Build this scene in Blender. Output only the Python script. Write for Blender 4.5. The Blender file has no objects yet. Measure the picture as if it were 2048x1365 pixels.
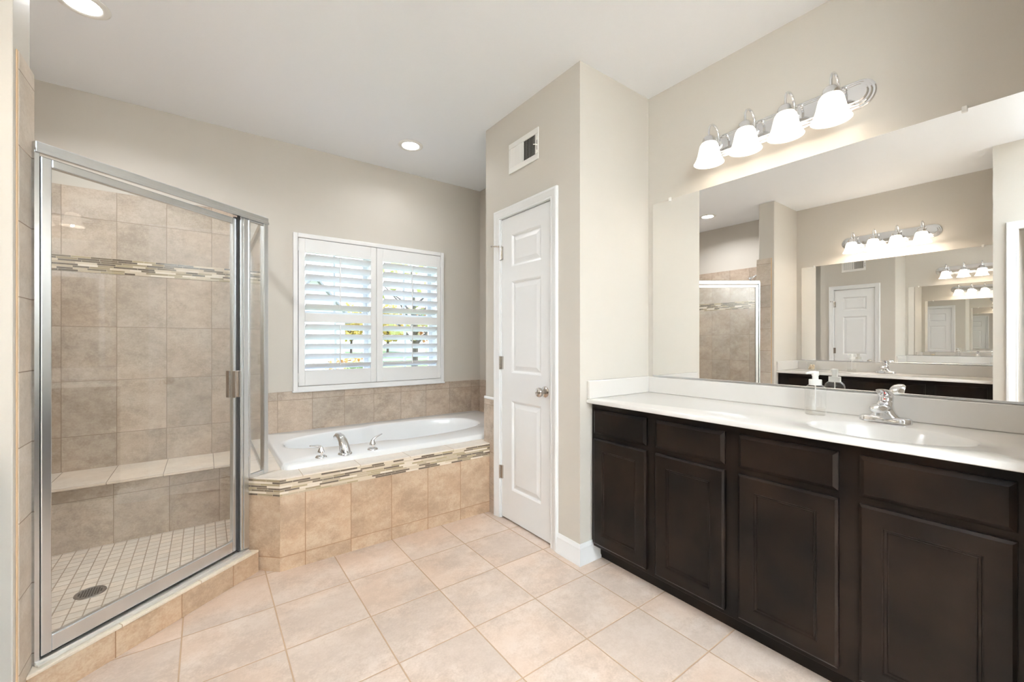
import bpy, bmesh, math, random
from mathutils import Vector, Matrix, Quaternion
SC = bpy.context.scene
COL = SC.collection
R = math.radians
PI = math.pi

# ------------------------------------------------------------------ camera
cam_d = bpy.data.cameras.new('camera')
cam_d.sensor_width = 36.0
cam_d.lens = 832.0 / 2048.0 * 36.0
cam_d.shift_y = 0.0007
cam_d.clip_start = 0.02
cam = bpy.data.objects.new('camera', cam_d)
cam.location = (0, 0, 1.21)
cam.rotation_euler = (R(90), 0, R(-36.4266))
COL.objects.link(cam)
SC.camera = cam

# ------------------------------------------------------------------ view / world / sun
SC.view_settings.view_transform = 'Standard'
SC.view_settings.look = 'None'
SC.view_settings.exposure = 1.0
SC.view_settings.gamma = 1.0
SC.view_settings.use_curve_mapping = False
SC.cycles.use_denoising = True
SC.cycles.max_bounces = 14
SC.cycles.diffuse_bounces = 7
SC.cycles.glossy_bounces = 8
SC.cycles.transparent_max_bounces = 24
SC.cycles.caustics_reflective = True
SC.cycles.caustics_refractive = False
SC.cycles.sample_clamp_indirect = 6.0

world = bpy.data.worlds.new('daylight')
SC.world = world
world.use_nodes = True
wn = world.node_tree.nodes
wl = world.node_tree.links
wbg = wn['Background']
wtc = wn.new('ShaderNodeTexCoord')
wsep = wn.new('ShaderNodeSeparateXYZ')
wramp = wn.new('ShaderNodeValToRGB')
wramp.color_ramp.elements[0].position = 0.0
wramp.color_ramp.elements[0].color = (0.93, 0.96, 1.0, 1)
wramp.color_ramp.elements[1].position = 0.6
wramp.color_ramp.elements[1].color = (0.42, 0.62, 1.0, 1)
wl.new(wtc.outputs['Generated'], wsep.inputs[0])
wl.new(wsep.outputs['Z'], wramp.inputs[0])
wl.new(wramp.outputs[0], wbg.inputs['Color'])
wbg.inputs['Strength'].default_value = 2.6

sun_d = bpy.data.lights.new('sun', 'SUN')
sun_d.energy = 4.0
sun_d.angle = R(0.6)
sun_d.color = (1.0, 0.95, 0.86)
sun = bpy.data.objects.new('sun', sun_d)
sun.rotation_euler = Vector((-0.75, 0.04, -0.66)).to_track_quat('-Z', 'Y').to_euler()
sun.location = (30, 20, 30)
COL.objects.link(sun)

def sky_portal(name, loc, aim, sx, sz):
    d = bpy.data.lights.new(name, 'AREA')
    d.shape = 'RECTANGLE'
    d.size, d.size_y = sx, sz
    d.cycles.is_portal = True
    o = bpy.data.objects.new(name, d)
    o.location = loc
    o.rotation_euler = Vector(aim).to_track_quat('-Z', 'Y').to_euler()
    COL.objects.link(o)
sky_portal('window_sky_portal', (1.1875, 3.80, 1.445), (0, -1, 0), 1.3, 1.3)

# photographer's flash behind the camera, bounced off the ceiling
fl_d = bpy.data.lights.new('bounce_flash', 'AREA')
fl_d.shape = 'DISK'
fl_d.size = 0.6
fl_d.energy = 200.0
fl_d.spread = R(112)
fl_d.color = (0.79, 0.905, 1.0)
fl = bpy.data.objects.new('bounce_flash', fl_d)
fl.location = (0.15, -1.30, 1.30)
fl.rotation_euler = Vector((-0.05, -0.2, 1)).to_track_quat('-Z', 'Y').to_euler()
COL.objects.link(fl)

# added fill light, no fixture, brightening the side room behind the cased opening
hl_d = bpy.data.lights.new('side_room_fill', 'AREA')
hl_d.shape = 'DISK'
hl_d.size = 0.3
hl_d.energy = 1.2
hl_d.color = (1.0, 0.94, 0.88)
hl = bpy.data.objects.new('side_room_fill', hl_d)
hl.location = (-0.88, -0.45, 2.70)
COL.objects.link(hl)

VANITY_BULB_W = 0.13
CEILING_LAMP_W = 3.0
LAMP_WARM = (1.0, 0.87, 0.72)
LAMP_NEUTRAL = (0.95, 0.97, 1.0)

# ------------------------------------------------------------------ material helpers
class NT:
    def __init__(self, name):
        self.m = bpy.data.materials.new(name)
        self.m.use_nodes = True
        self.t = self.m.node_tree
        self.n = self.t.nodes
        self.l = self.t.links
        self.b = self.n['Principled BSDF']
        self.out = self.n['Material Output']
    def add(self, typ, **kw):
        nd = self.n.new(typ)
        for k, v in kw.items():
            setattr(nd, k, v)
        return nd
    def lk(self, a, b):
        self.l.new(a, b)
    def math(self, op, a, b=None, c=None):
        nd = self.add('ShaderNodeMath', operation=op)
        for i, v in enumerate((a, b, c)):
            if v is None:
                continue
            if isinstance(v, (int, float)):
                nd.inputs[i].default_value = v
            else:
                self.lk(v, nd.inputs[i])
        return nd.outputs[0]
    def mix(self, f, a, b, mode='MIX'):
        nd = self.add('ShaderNodeMix', data_type='RGBA', blend_type=mode)
        for s, v in ((nd.inputs[0], f), (nd.inputs[6], a), (nd.inputs[7], b)):
            if isinstance(v, (int, float)):
                s.default_value = v
            elif isinstance(v, tuple):
                s.default_value = v if len(v) == 4 else v + (1,)
            else:
                self.lk(v, s)
        return nd.outputs[2]
    def noise(self, vec, scale, detail=4.0, rough=0.55, w=None):
        nd = self.add('ShaderNodeTexNoise')
        nd.inputs['Scale'].default_value = scale
        nd.inputs['Detail'].default_value = detail
        nd.inputs['Roughness'].default_value = rough
        if vec is not None:
            self.lk(vec, nd.inputs['Vector'])
        return nd.outputs['Fac']
    def ramp(self, f, stops):
        nd = self.add('ShaderNodeValToRGB')
        el = nd.color_ramp.elements
        while len(el) < len(stops):
            el.new(0.5)
        for e, (p, c) in zip(el, stops):
            e.position = p
            e.color = c if len(c) == 4 else tuple(c) + (1,)
        self.lk(f, nd.inputs[0])
        return nd.outputs[0]
    def maprange(self, v, a, b, c, d):
        nd = self.add('ShaderNodeMapRange')
        nd.interpolation_type = 'SMOOTHSTEP'
        self.lk(v, nd.inputs[0])
        for i, x in zip((1, 2, 3, 4), (a, b, c, d)):
            nd.inputs[i].default_value = x
        return nd.outputs[0]
    def bump(self, h, strength, dist=0.002):
        nd = self.add('ShaderNodeBump')
        nd.inputs['Strength'].default_value = strength
        nd.inputs['Distance'].default_value = dist
        self.lk(h, nd.inputs['Height'])
        self.lk(nd.outputs[0], self.b.inputs['Normal'])

def s2l(c):
    return tuple(((x / 255.0) / 12.92) if x / 255.0 <= 0.04045 else (((x / 255.0) + 0.055) / 1.055) ** 2.4 for x in c)

def plain(name, col, rough=0.5, metal=0.0, noise=0.0, nscale=30.0, coat=0.0, bump=0.0):
    t = NT(name)
    t.b.inputs['Roughness'].default_value = rough
    t.b.inputs['Metallic'].default_value = metal
    t.b.inputs['Coat Weight'].default_value = coat
    tc = t.add('ShaderNodeTexCoord').outputs['Object']
    f = t.noise(tc, nscale)
    k = max(noise, 0.01)
    c = t.mix(f, tuple(x * (1 - k) for x in col), tuple(min(1.0, x * (1 + k)) for x in col))
    t.lk(c, t.b.inputs['Base Color'])
    if bump:
        t.bump(f, bump, 0.001)
    return t.m

def emit(name, col, strength):
    t = NT(name)
    t.b.inputs['Base Color'].default_value = tuple(col) + (1,)
    t.b.inputs['Emission Color'].default_value = tuple(col) + (1,)
    t.b.inputs['Emission Strength'].default_value = strength
    t.b.inputs['Roughness'].default_value = 0.4
    return t.m

def thin_glass(name, tint=(0.97, 0.99, 0.98), ior=1.5):
    t = NT(name)
    t.n.remove(t.b)
    tr = t.add('ShaderNodeBsdfTransparent')
    tr.inputs[0].default_value = tint + (1,)
    gl = t.add('ShaderNodeBsdfGlossy')
    gl.inputs['Roughness'].default_value = 0.0
    gl.inputs['Color'].default_value = (1, 1, 1, 1)
    ly = t.add('ShaderNodeLayerWeight')
    ly.inputs['Blend'].default_value = 0.5
    # Schlick term from the facing weight works for front and back faces alike
    f5 = t.math('POWER', ly.outputs['Facing'], 5.0)
    r0 = ((ior - 1) / (ior + 1)) ** 2
    fac = t.math('ADD', t.math('MULTIPLY', f5, 1 - r0), r0)
    mx = t.add('ShaderNodeMixShader')
    t.lk(fac, mx.inputs[0])
    t.lk(tr.outputs[0], mx.inputs[1])
    t.lk(gl.outputs[0], mx.inputs[2])
    t.lk(mx.outputs[0], t.out.inputs['Surface'])
    return t.m

def tile_mat(name, pw, ph, ou, ov, cols, grout, gw=0.003, rough=0.45, cloud=3.2, contrast=1.0, pits=0.5, gbump=0.6, tint=0.10, hue=0.45):
    t = NT(name)
    uv = t.add('ShaderNodeUVMap').outputs[0]
    sep = t.add('ShaderNodeSeparateXYZ')
    t.lk(uv, sep.inputs[0])
    u = t.math('DIVIDE', t.math('SUBTRACT', sep.outputs[0], ou), pw)
    v = t.math('DIVIDE', t.math('SUBTRACT', sep.outputs[1], ov), ph)
    iu, iv = t.math('FLOOR', u), t.math('FLOOR', v)
    fu, fv = t.math('FRACT', u), t.math('FRACT', v)
    eu = t.math('MULTIPLY', t.math('MINIMUM', fu, t.math('SUBTRACT', 1.0, fu)), pw)
    ev = t.math('MULTIPLY', t.math('MINIMUM', fv, t.math('SUBTRACT', 1.0, fv)), ph)
    e = t.math('MINIMUM', eu, ev)
    gm = t.maprange(e, gw * 0.35, gw * 0.75, 1.0, 0.0)
    cid = t.add('ShaderNodeCombineXYZ')
    t.lk(iu, cid.inputs[0]); t.lk(iv, cid.inputs[1])
    wn_ = t.add('ShaderNodeTexWhiteNoise', noise_dimensions='2D')
    t.lk(cid.outputs[0], wn_.inputs['Vector'])
    off = t.add('ShaderNodeVectorMath', operation='SCALE')
    t.lk(wn_.outputs['Color'], off.inputs[0]); off.inputs['Scale'].default_value = 7.0
    p = t.add('ShaderNodeVectorMath', operation='ADD')
    t.lk(uv, p.inputs[0]); t.lk(off.outputs[0], p.inputs[1])
    pv = p.outputs[0]
    wmap = t.add('ShaderNodeMapping')
    wmap.inputs['Scale'].default_value = (1.0, 1.5, 1.0)
    wmap.inputs['Rotation'].default_value = (0, 0, 0.5)
    t.lk(pv, wmap.inputs['Vector'])
    n1 = t.noise(wmap.outputs[0], cloud, 6.0, 0.62)
    n2 = t.noise(pv, 28.0, 5.0, 0.7)
    n3 = t.noise(pv, 120.0, 3.0, 0.6)
    f = t.math('ADD', t.math('MULTIPLY', n1, 0.46), t.math('ADD', t.math('MULTIPLY', n2, 0.32), t.math('MULTIPLY', n3, 0.22)))
    lo, mid, hi = cols
    c0 = 0.5 - 0.105 / contrast
    c1 = 0.5 + 0.105 / contrast
    col = t.ramp(f, [(c0, lo), (0.5, mid), (c1, hi)])
    nh = t.noise(pv, 2.3, 3.0, 0.5)
    col = t.mix(t.maprange(nh, 0.42, 0.62, 0.0, hue), col, (mid[0] * 1.04, mid[1] * 0.97, mid[2] * 0.92))
    col = t.mix(t.maprange(nh, 0.58, 0.38, 0.0, hue), col, (mid[0] * 0.90, mid[1] * 0.905, mid[2] * 0.92))
    vo = t.add('ShaderNodeTexVoronoi')
    vo.inputs['Scale'].default_value = 55.0
    t.lk(pv, vo.inputs['Vector'])
    pit = t.maprange(vo.outputs['Distance'], 0.05, 0.16, 1.0, 0.0)
    pitmask = t.maprange(n2, 0.56, 0.66, 0.0, pits)
    pm = t.math('MULTIPLY', pit, pitmask)
    col = t.mix(pm, col, tuple(x * 0.55 for x in lo))
    tv = t.math('ADD', t.math('MULTIPLY', wn_.outputs['Value'], 2 * tint), 1.0 - tint)
    tvc = t.add('ShaderNodeCombineXYZ')
    for i in range(3):
        t.lk(tv, tvc.inputs[i])
    col = t.mix(1.0, col, tvc.outputs[0], 'MULTIPLY')
    col = t.mix(gm, col, tuple(grout))
    t.lk(col, t.b.inputs['Base Color'])
    t.b.inputs['Roughness'].default_value = rough
    rr = t.math('ADD', t.math('MULTIPLY', gm, 0.35), t.math('ADD', rough - 0.06, t.math('MULTIPLY', n2, 0.12)))
    t.lk(rr, t.b.inputs['Roughness'])
    hgt = t.math('SUBTRACT', t.math('SUBTRACT', 1.0, gm), t.math('MULTIPLY', pm, 0.4))
    t.bump(hgt, gbump, 0.0015)
    return t.m

def mosaic_mat(name, rowh, ov, seed=0.0):
    t = NT(name)
    uv = t.add('ShaderNodeUVMap').outputs[0]
    sep = t.add('ShaderNodeSeparateXYZ')
    t.lk(uv, sep.inputs[0])
    v = t.math('DIVIDE', t.math('SUBTRACT', sep.outputs[1], ov), rowh)
    iv, fv = t.math('FLOOR', v), t.math('FRACT', v)
    ev = t.math('MULTIPLY', t.math('MINIMUM', fv, t.math('SUBTRACT', 1.0, fv)), rowh)
    w = t.math('ADD', t.math('DIVIDE', sep.outputs[0], 0.085), t.math('ADD', t.math('MULTIPLY', iv, 37.37), seed))
    vo = t.add('ShaderNodeTexVoronoi', voronoi_dimensions='1D', feature='F1')
    vo.inputs['Scale'].default_value = 1.0
    vo.inputs['Randomness'].default_value = 0.9
    t.lk(w, vo.inputs['W'])
    ve = t.add('ShaderNodeTexVoronoi', voronoi_dimensions='1D', feature='DISTANCE_TO_EDGE')
    ve.inputs['Scale'].default_value = 1.0
    ve.inputs['Randomness'].default_value = 0.9
    t.lk(w, ve.inputs['W'])
    eu = t.math('MULTIPLY', ve.outputs['Distance'], 0.085)
    gm = t.maprange(t.math('MINIMUM', eu, ev), 0.0004, 0.0011, 1.0, 0.0)
    wn_ = t.add('ShaderNodeTexWhiteNoise', noise_dimensions='1D')
    cs = t.add('ShaderNodeSeparateXYZ')
    t.lk(vo.outputs['Color'], cs.inputs[0])
    t.lk(t.math('MULTIPLY', cs.outputs[0], 91.7), wn_.inputs['W'])
    rnd = wn_.outputs['Value']
    nd = t.add('ShaderNodeValToRGB')
    nd.color_ramp.interpolation = 'CONSTANT'
    stops = [(0.0, s2l((70, 56, 42))), (0.25, s2l((94, 79, 60))), (0.36, s2l((164, 148, 116))), (0.49, s2l((142, 126, 96))),
             (0.62, s2l((208, 192, 170))), (0.78, s2l((180, 163, 138))), (0.89, s2l((228, 216, 201)))]
    el = nd.color_ramp.elements
    while len(el) < len(stops):
        el.new(0.5)
    for e_, (p_, c_) in zip(el, stops):
        e_.position = p_; e_.color = c_ + (1,)
    t.lk(rnd, nd.inputs[0])
    nz = t.noise(uv, 90.0, 3.0)
    col = t.mix(t.math('MULTIPLY', nz, 0.25), nd.outputs[0], (0.5, 0.42, 0.34, 1))
    col = t.mix(gm, col, s2l((205, 190, 168)))
    t.lk(col, t.b.inputs['Base Color'])
    t.lk(t.math('ADD', 0.12, t.math('MULTIPLY', gm, 0.5)), t.b.inputs['Roughness'])
    t.bump(t.math('SUBTRACT', 1.0, gm), 0.5, 0.001)
    return t.m

# ------------------------------------------------------------------ geometry helpers
WORLD = {}          # object name -> world origin

class G:
    """collects shapes in world coordinates for ONE mesh object"""
    def __init__(self, xf=None):
        self.bm = bmesh.new()
        self.xf = xf
    def v(self, p):
        return self.bm.verts.new(p)
    def face(self, vs):
        try:
            return self.bm.faces.new(vs)
        except ValueError:
            return None
    def box(self, x0, x1, y0, y1, z0, z1, bev=0.0, seg=2):
        c = [self.v((x, y, z)) for x in (x0, x1) for y in (y0, y1) for z in (z0, z1)]
        q = [(0, 1, 3, 2), (4, 6, 7, 5), (0, 4, 5, 1), (2, 3, 7, 6), (0, 2, 6, 4), (1, 5, 7, 3)]
        fs = [self.face([c[i] for i in f]) for f in q]
        if bev:
            es = list({e for f in fs for e in f.edges})
            bmesh.ops.bevel(self.bm, geom=es, offset=bev, segments=seg, profile=0.5, affect='EDGES')
        return self
    def prism(self, poly, z0, z1, bev=0.0, seg=2):
        a = [self.v((p[0], p[1], z0)) for p in poly]
        b = [self.v((p[0], p[1], z1)) for p in poly]
        n = len(poly)
        fs = [self.face(a[::-1]), self.face(b)]
        for i in range(n):
            fs.append(self.face([a[i], a[(i + 1) % n], b[(i + 1) % n], b[i]]))
        if bev:
            es = list({e for f in fs for e in f.edges})
            bmesh.ops.bevel(self.bm, geom=es, offset=bev, segments=seg, profile=0.5, affect='EDGES')
        return self
    def loops(self, ls, cap0=True, cap1=True, closed=True):
        vs = [[self.v(p) for p in l] for l in ls]
        n = len(vs[0])
        for a, b in zip(vs, vs[1:]):
            for i in range(n if closed else n - 1):
                self.face([a[i], a[(i + 1) % n], b[(i + 1) % n], b[i]])
        if cap0:
            self.face(vs[0][::-1])
        if cap1:
            self.face(vs[-1])
        return self
    def lathe(self, prof, c=(0, 0, 0), axis='Z', seg=32, cap0=True, cap1=True):
        ax = {'Z': Matrix.Identity(3), 'X': Matrix.Rotation(PI / 2, 3, 'Y'), 'Y': Matrix.Rotation(-PI / 2, 3, 'X')}[axis] if isinstance(axis, str) else Vector((0, 0, 1)).rotation_difference(Vector(axis)).to_matrix()
        c = Vector(c)
        ls = []
        for r, h in prof:
            r = max(r, 1e-5)
            ls.append([c + ax @ Vector((r * math.cos(2 * PI * k / seg), r * math.sin(2 * PI * k / seg), h)) for k in range(seg)])
        return self.loops(ls, cap0, cap1)
    def tube(self, pts, rad, seg=12, flat=1.0, up=(0, 0, 1), cap=True):
        pts = [Vector(p) for p in pts]
        n = len(pts)
        if not isinstance(rad, (list, tuple)):
            rad = [rad] * n
        if not isinstance(flat, (list, tuple)):
            flat = [flat] * n
        ls = []
        T0 = None
        N = None
        for i in range(n):
            T = (pts[min(i + 1, n - 1)] - pts[max(i - 1, 0)]).normalized()
            if N is None:
                U = Vector(up)
                if abs(U.dot(T)) > 0.95:
                    U = Vector((1, 0, 0)) if abs(T.x) < 0.9 else Vector((0, 1, 0))
                N = (U - T * U.dot(T)).normalized()
            else:
                N = (T0.rotation_difference(T) @ N)
                N = (N - T * N.dot(T)).normalized()
            B = T.cross(N)
            T0 = T
            ls.append([pts[i] + (N * math.cos(2 * PI * k / seg) * flat[i] + B * math.sin(2 * PI * k / seg)) * rad[i] for k in range(seg)])
        return self.loops(ls, cap, cap)
    def sphere(self, c, r, seg=16, sq=(1, 1, 1)):
        rings = max(6, seg // 2)
        ls = []
        for i in range(rings + 1):
            a = -PI / 2 + PI * i / rings
            rr = max(math.cos(a), 1e-3) * r
            ls.append([Vector(c) + Vector((rr * math.cos(2 * PI * k / seg) * sq[0], rr * math.sin(2 * PI * k / seg) * sq[1], r * math.sin(a) * sq[2])) for k in range(seg)])
        return self.loops(ls)
    def panel(self, f, a0, a1, b0, b1, panels, prof, thick, chamfer=0.003, cdepth=None):
        """door-like slab: f(a, b, d) -> point, d>0 outwards; panels = rects; prof = [(inset, depth)]"""
        cd = chamfer if cdepth is None else cdepth
        def ring(x0, x1, y0, y1, d):
            return [self.v(f(x, y, d)) for x, y in ((x0, y0), (x1, y0), (x1, y1), (x0, y1))]
        back = ring(a0, a1, b0, b1, -thick)
        side = ring(a0, a1, b0, b1, -cd)
        self.face(back[::-1])
        ca0, ca1, cb0, cb1 = a0 + chamfer, a1 - chamfer, b0 + chamfer, b1 - chamfer
        front = ring(ca0, ca1, cb0, cb1, 0)
        for r0, r1 in ((back, side), (side, front)):
            for i in range(4):
                self.face([r0[i], r0[(i + 1) % 4], r1[(i + 1) % 4], r1[i]])
        if not panels:
            self.face(front)
            return self
        A = sorted({ca0, ca1} | {x for p in panels for x in p[:2]})
        B = sorted({cb0, cb1} | {x for p in panels for x in p[2:]})
        grid = {}
        for x in A:
            for y in B:
                grid[x, y] = self.v(f(x, y, 0))
        for i in range(len(A) - 1):
            for j in range(len(B) - 1):
                cx, cy = (A[i] + A[i + 1]) / 2, (B[j] + B[j + 1]) / 2
                if any(p[0] < cx < p[1] and p[2] < cy < p[3] for p in panels):
                    continue
                self.face([grid[A[i], B[j]], grid[A[i + 1], B[j]], grid[A[i + 1], B[j + 1]], grid[A[i], B[j + 1]]])
        for p in panels:
            prev = ring(*p, 0)
            for ins, d in prof:
                cur = ring(p[0] + ins, p[1] - ins, p[2] + ins, p[3] - ins, d)
                for i in range(4):
                    self.face([prev[i], prev[(i + 1) % 4], cur[(i + 1) % 4], cur[i]])
                prev = cur
            self.face(prev)
        return self

def finish(name, g, mat, parent=None, origin=None, smooth=False, uv=False, angle=40, weld=True):
    bm = g.bm
    if g.xf:
        for v in bm.verts:
            v.co = Vector(g.xf(*v.co))
    if weld:
        bmesh.ops.remove_doubles(bm, verts=bm.verts, dist=1e-6)
    bmesh.ops.recalc_face_normals(bm, faces=bm.faces)
    if uv:
        lay = bm.loops.layers.uv.new('UVMap')
        for f in bm.faces:
            n = f.normal
            if abs(n.z) > 0.7:
                for l in f.loops:
                    l[lay].uv = (l.vert.co.x, l.vert.co.y)
            else:
                t = Vector((abs(n.y), -n.x * (1 if n.y >= 0 else -1), 0))
                if abs(n.y) < 0.05:
                    t = Vector((0, 1, 0))
                t.normalize()
                for l in f.loops:
                    l[lay].uv = (l.vert.co.dot(t), l.vert.co.z)
    pw = Vector(WORLD[parent.name]) if parent else Vector((0, 0, 0))
    if origin is None:
        origin = pw
    origin = Vector(origin)
    for v in bm.verts:
        v.co -= origin
    me = bpy.data.meshes.new(name)
    bm.to_mesh(me)
    bm.free()
    me.materials.append(mat)
    o = bpy.data.objects.new(name, me)
    COL.objects.link(o)
    if parent:
        o.parent = parent
    o.location = origin - pw
    WORLD[o.name] = tuple(origin)
    if smooth:
        for p in me.polygons:
            p.use_smooth = True
        try:
            me.set_sharp_from_angle(angle=R(angle))
        except Exception:
            pass
    return o

def tag(o, label=None, cat=None, group=None, kind=None):
    if label: o['label'] = label
    if cat: o['category'] = cat
    if group: o['group'] = group
    if kind: o['kind'] = kind
    return o

def thing(name, loc, label, cat, group=None, kind=None):
    o = bpy.data.objects.new(name, None)
    o.empty_display_size = 0.05
    o.location = loc
    COL.objects.link(o)
    WORLD[o.name] = tuple(loc)
    return tag(o, label, cat, group, kind)

def struct(name, g, mat, label, cat='structure', **kw):
    return tag(finish(name, g, mat, **kw), label, cat, kind='structure')

# ------------------------------------------------------------------ materials
def wall_paint(name, col):
    t = NT(name)
    tc = t.add('ShaderNodeTexCoord').outputs['Object']
    n = t.noise(tc, 180.0, 3.0)
    c = t.mix(n, tuple(x * 0.985 for x in col), tuple(x * 1.015 for x in col))
    t.lk(c, t.b.inputs['Base Color'])
    t.b.inputs['Roughness'].default_value = 0.55
    t.b.inputs['Specular IOR Level'].default_value = 0.25
    t.bump(n, 0.06, 0.001)
    return t.m
PAINT = wall_paint('greige_wall_paint', (0.595, 0.558, 0.503))
CEIL = wall_paint('white_ceiling_paint', (0.905, 0.93, 0.965))
TRIM = plain('white_semigloss_trim', (0.825, 0.835, 0.845), 0.32, noise=0.01)
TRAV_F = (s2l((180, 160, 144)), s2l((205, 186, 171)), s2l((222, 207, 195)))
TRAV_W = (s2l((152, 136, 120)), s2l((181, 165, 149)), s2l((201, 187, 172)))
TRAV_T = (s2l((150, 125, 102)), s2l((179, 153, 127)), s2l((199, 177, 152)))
GROUT_F = s2l((178, 150, 122))
GROUT_W = s2l((150, 133, 116))
FLOOR_TILE = tile_mat('floor_travertine_tile', 0.332, 0.330, 0.2555, 0.191, TRAV_F, GROUT_F, gw=0.0048, rough=0.38, cloud=4.2, contrast=1.25, pits=0.6, tint=0.05, hue=0.7)
SHOWER_TILE = tile_mat('shower_wall_travertine', 0.2425, 0.333, -0.69, 0.636, TRAV_W, GROUT_W, gw=0.003, rough=0.42, cloud=5.0, contrast=1.1, tint=0.06)
TUBWALL_TILE = tile_mat('tub_wall_travertine', 0.2425, 0.333, 0.2, 0.428, TRAV_W, GROUT_W, gw=0.003, rough=0.42, cloud=6.0, contrast=1.1, tint=0.05)
TUBFRONT_TILE = tile_mat('tub_front_travertine', 0.2395, 0.333, 0.1985, 0.074, TRAV_T, s2l((146, 112, 82)), gw=0.0035, rough=0.42, cloud=5.5, contrast=1.15, pits=0.9, tint=0.04)
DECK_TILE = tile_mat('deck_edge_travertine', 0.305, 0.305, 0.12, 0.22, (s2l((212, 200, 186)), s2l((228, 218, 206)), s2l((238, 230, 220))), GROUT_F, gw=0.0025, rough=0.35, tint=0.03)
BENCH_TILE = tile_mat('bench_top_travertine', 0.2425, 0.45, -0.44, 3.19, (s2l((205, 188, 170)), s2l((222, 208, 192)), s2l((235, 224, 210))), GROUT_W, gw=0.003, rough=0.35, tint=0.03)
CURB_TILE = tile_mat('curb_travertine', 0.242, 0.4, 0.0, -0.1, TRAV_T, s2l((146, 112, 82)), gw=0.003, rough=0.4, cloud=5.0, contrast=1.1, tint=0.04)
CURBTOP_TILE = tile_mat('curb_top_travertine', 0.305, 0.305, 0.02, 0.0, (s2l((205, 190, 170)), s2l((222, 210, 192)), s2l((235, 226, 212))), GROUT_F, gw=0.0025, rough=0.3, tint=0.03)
PAN_TILE = tile_mat('shower_floor_small_tile', 0.0508, 0.0508, 0.0, 3.19, (s2l((196, 182, 166)), s2l((214, 202, 188)), s2l((228, 218, 206))), s2l((160, 142, 122)), gw=0.004, rough=0.45, cloud=8.0, contrast=0.8, tint=0.06, pits=0.2)
STRIP_TILE = tile_mat('partition_edge_travertine', 0.5, 0.2385, 1.9, 0.159, (s2l((178, 164, 148)), s2l((200, 188, 174)), s2l((216, 206, 194))), GROUT_W, gw=0.003, rough=0.42, cloud=6.0, tint=0.04)
MOSAIC = mosaic_mat('glass_and_stone_mosaic', 0.0106, 0.397, 3.3)
MOSAIC_W = mosaic_mat('shower_accent_mosaic', 0.0119, 1.635, 8.1)
CHROME = plain('polished_chrome', (0.80, 0.81, 0.83), 0.07, 1.0, noise=0.01)
CHROME_S = plain('bright_aluminium', (0.70, 0.72, 0.735), 0.27, 1.0, noise=0.01)
NICKEL = plain('brushed_nickel', (0.52, 0.48, 0.44), 0.22, 1.0, noise=0.02)
DARKGAP = plain('dark_seal_and_gap', (0.02, 0.018, 0.016), 0.6)  # near-black, also stands in for the shade in the door gaps
GLASS = thin_glass('clear_shower_glass', (0.975, 0.986, 0.982), 1.6)
WGLASS = thin_glass('window_glass', (0.98, 0.99, 0.99))
BGLASS = thin_glass('clear_bottle_plastic', (0.965, 0.97, 0.97), 1.6)
MIRROR = None
t_ = NT('silvered_mirror')
t_.b.inputs['Metallic'].default_value = 1.0
t_.b.inputs['Roughness'].default_value = 0.0
mc = t_.add('ShaderNodeTexCoord').outputs['Object']
t_.lk(t_.mix(t_.noise(mc, 2.0), (0.895, 0.89, 0.875), (0.905, 0.90, 0.885)), t_.b.inputs['Base Color'])
MIRROR = t_.m
PORC = plain('white_acrylic_tub', (0.86, 0.87, 0.88), 0.12, noise=0.005, coat=0.3)
MARBLE = plain('white_cultured_marble', (0.70, 0.675, 0.645), 0.16, noise=0.012, nscale=3.0, coat=0.2)
WHITE_PLASTIC = plain('white_plastic', (0.88, 0.88, 0.86), 0.35)
VENT_WHITE = plain('white_enamelled_steel', (0.84, 0.83, 0.80), 0.35)
VENT_DARK = plain('dark_duct_interior', (0.025, 0.023, 0.021), 0.8)
SHUTTER = plain('white_shutter_paint', (0.83, 0.83, 0.83), 0.35, noise=0.008)
RED = plain('red_dot_enamel', (0.6, 0.03, 0.02), 0.3)
SHELL = plain('cream_seashell', (0.80, 0.66, 0.48), 0.5, noise=0.25, nscale=60)
LIQUID = thin_glass('clear_soap', (0.97, 0.96, 0.94), 1.2)

def wood_mat():
    t = NT('espresso_stained_wood')
    tc = t.add('ShaderNodeTexCoord').outputs['Object']
    mp = t.add('ShaderNodeMapping')
    mp.inputs['Scale'].default_value = (1, 1, 0.12)
    t.lk(tc, mp.inputs['Vector'])
    n1 = t.noise(mp.outputs[0], 70.0, 4.0, 0.6)
    n2 = t.noise(tc, 4.5, 3.0, 0.5)
    c = t.ramp(n2, [(0.36, (0.0034, 0.0024, 0.0020)), (0.66, (0.015, 0.0086, 0.0054))])
    c = t.mix(t.math('MULTIPLY', n1, 0.25), c, (0.010, 0.007, 0.006, 1))
    t.lk(c, t.b.inputs['Base Color'])
    t.b.inputs['Specular IOR Level'].default_value = 0.17
    t.lk(t.math('ADD', 0.26, t.math('MULTIPLY', n1, 0.12)), t.b.inputs['Roughness'])
    t.bump(n1, 0.05, 0.0005)
    return t.m
WOOD = wood_mat()

# ------------------------------------------------------------------ room shell
XV, XL, YB, H = 2.25, -1.09, 3.60, 2.74
CX = 1.64            # face of the closet wall
PX = -0.475          # end face of the shower partition

struct('floor', G().box(-1.5, 2.45, -2.5, 3.9, -0.08, 0.0), FLOOR_TILE, 'cream travertine tile floor laid in a square grid', 'floor', uv=True)
struct('ceiling', G().box(-1.5, 2.45, -2.5, 3.9, H, H + 0.1), CEIL, 'smooth white ceiling', 'ceiling')

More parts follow.
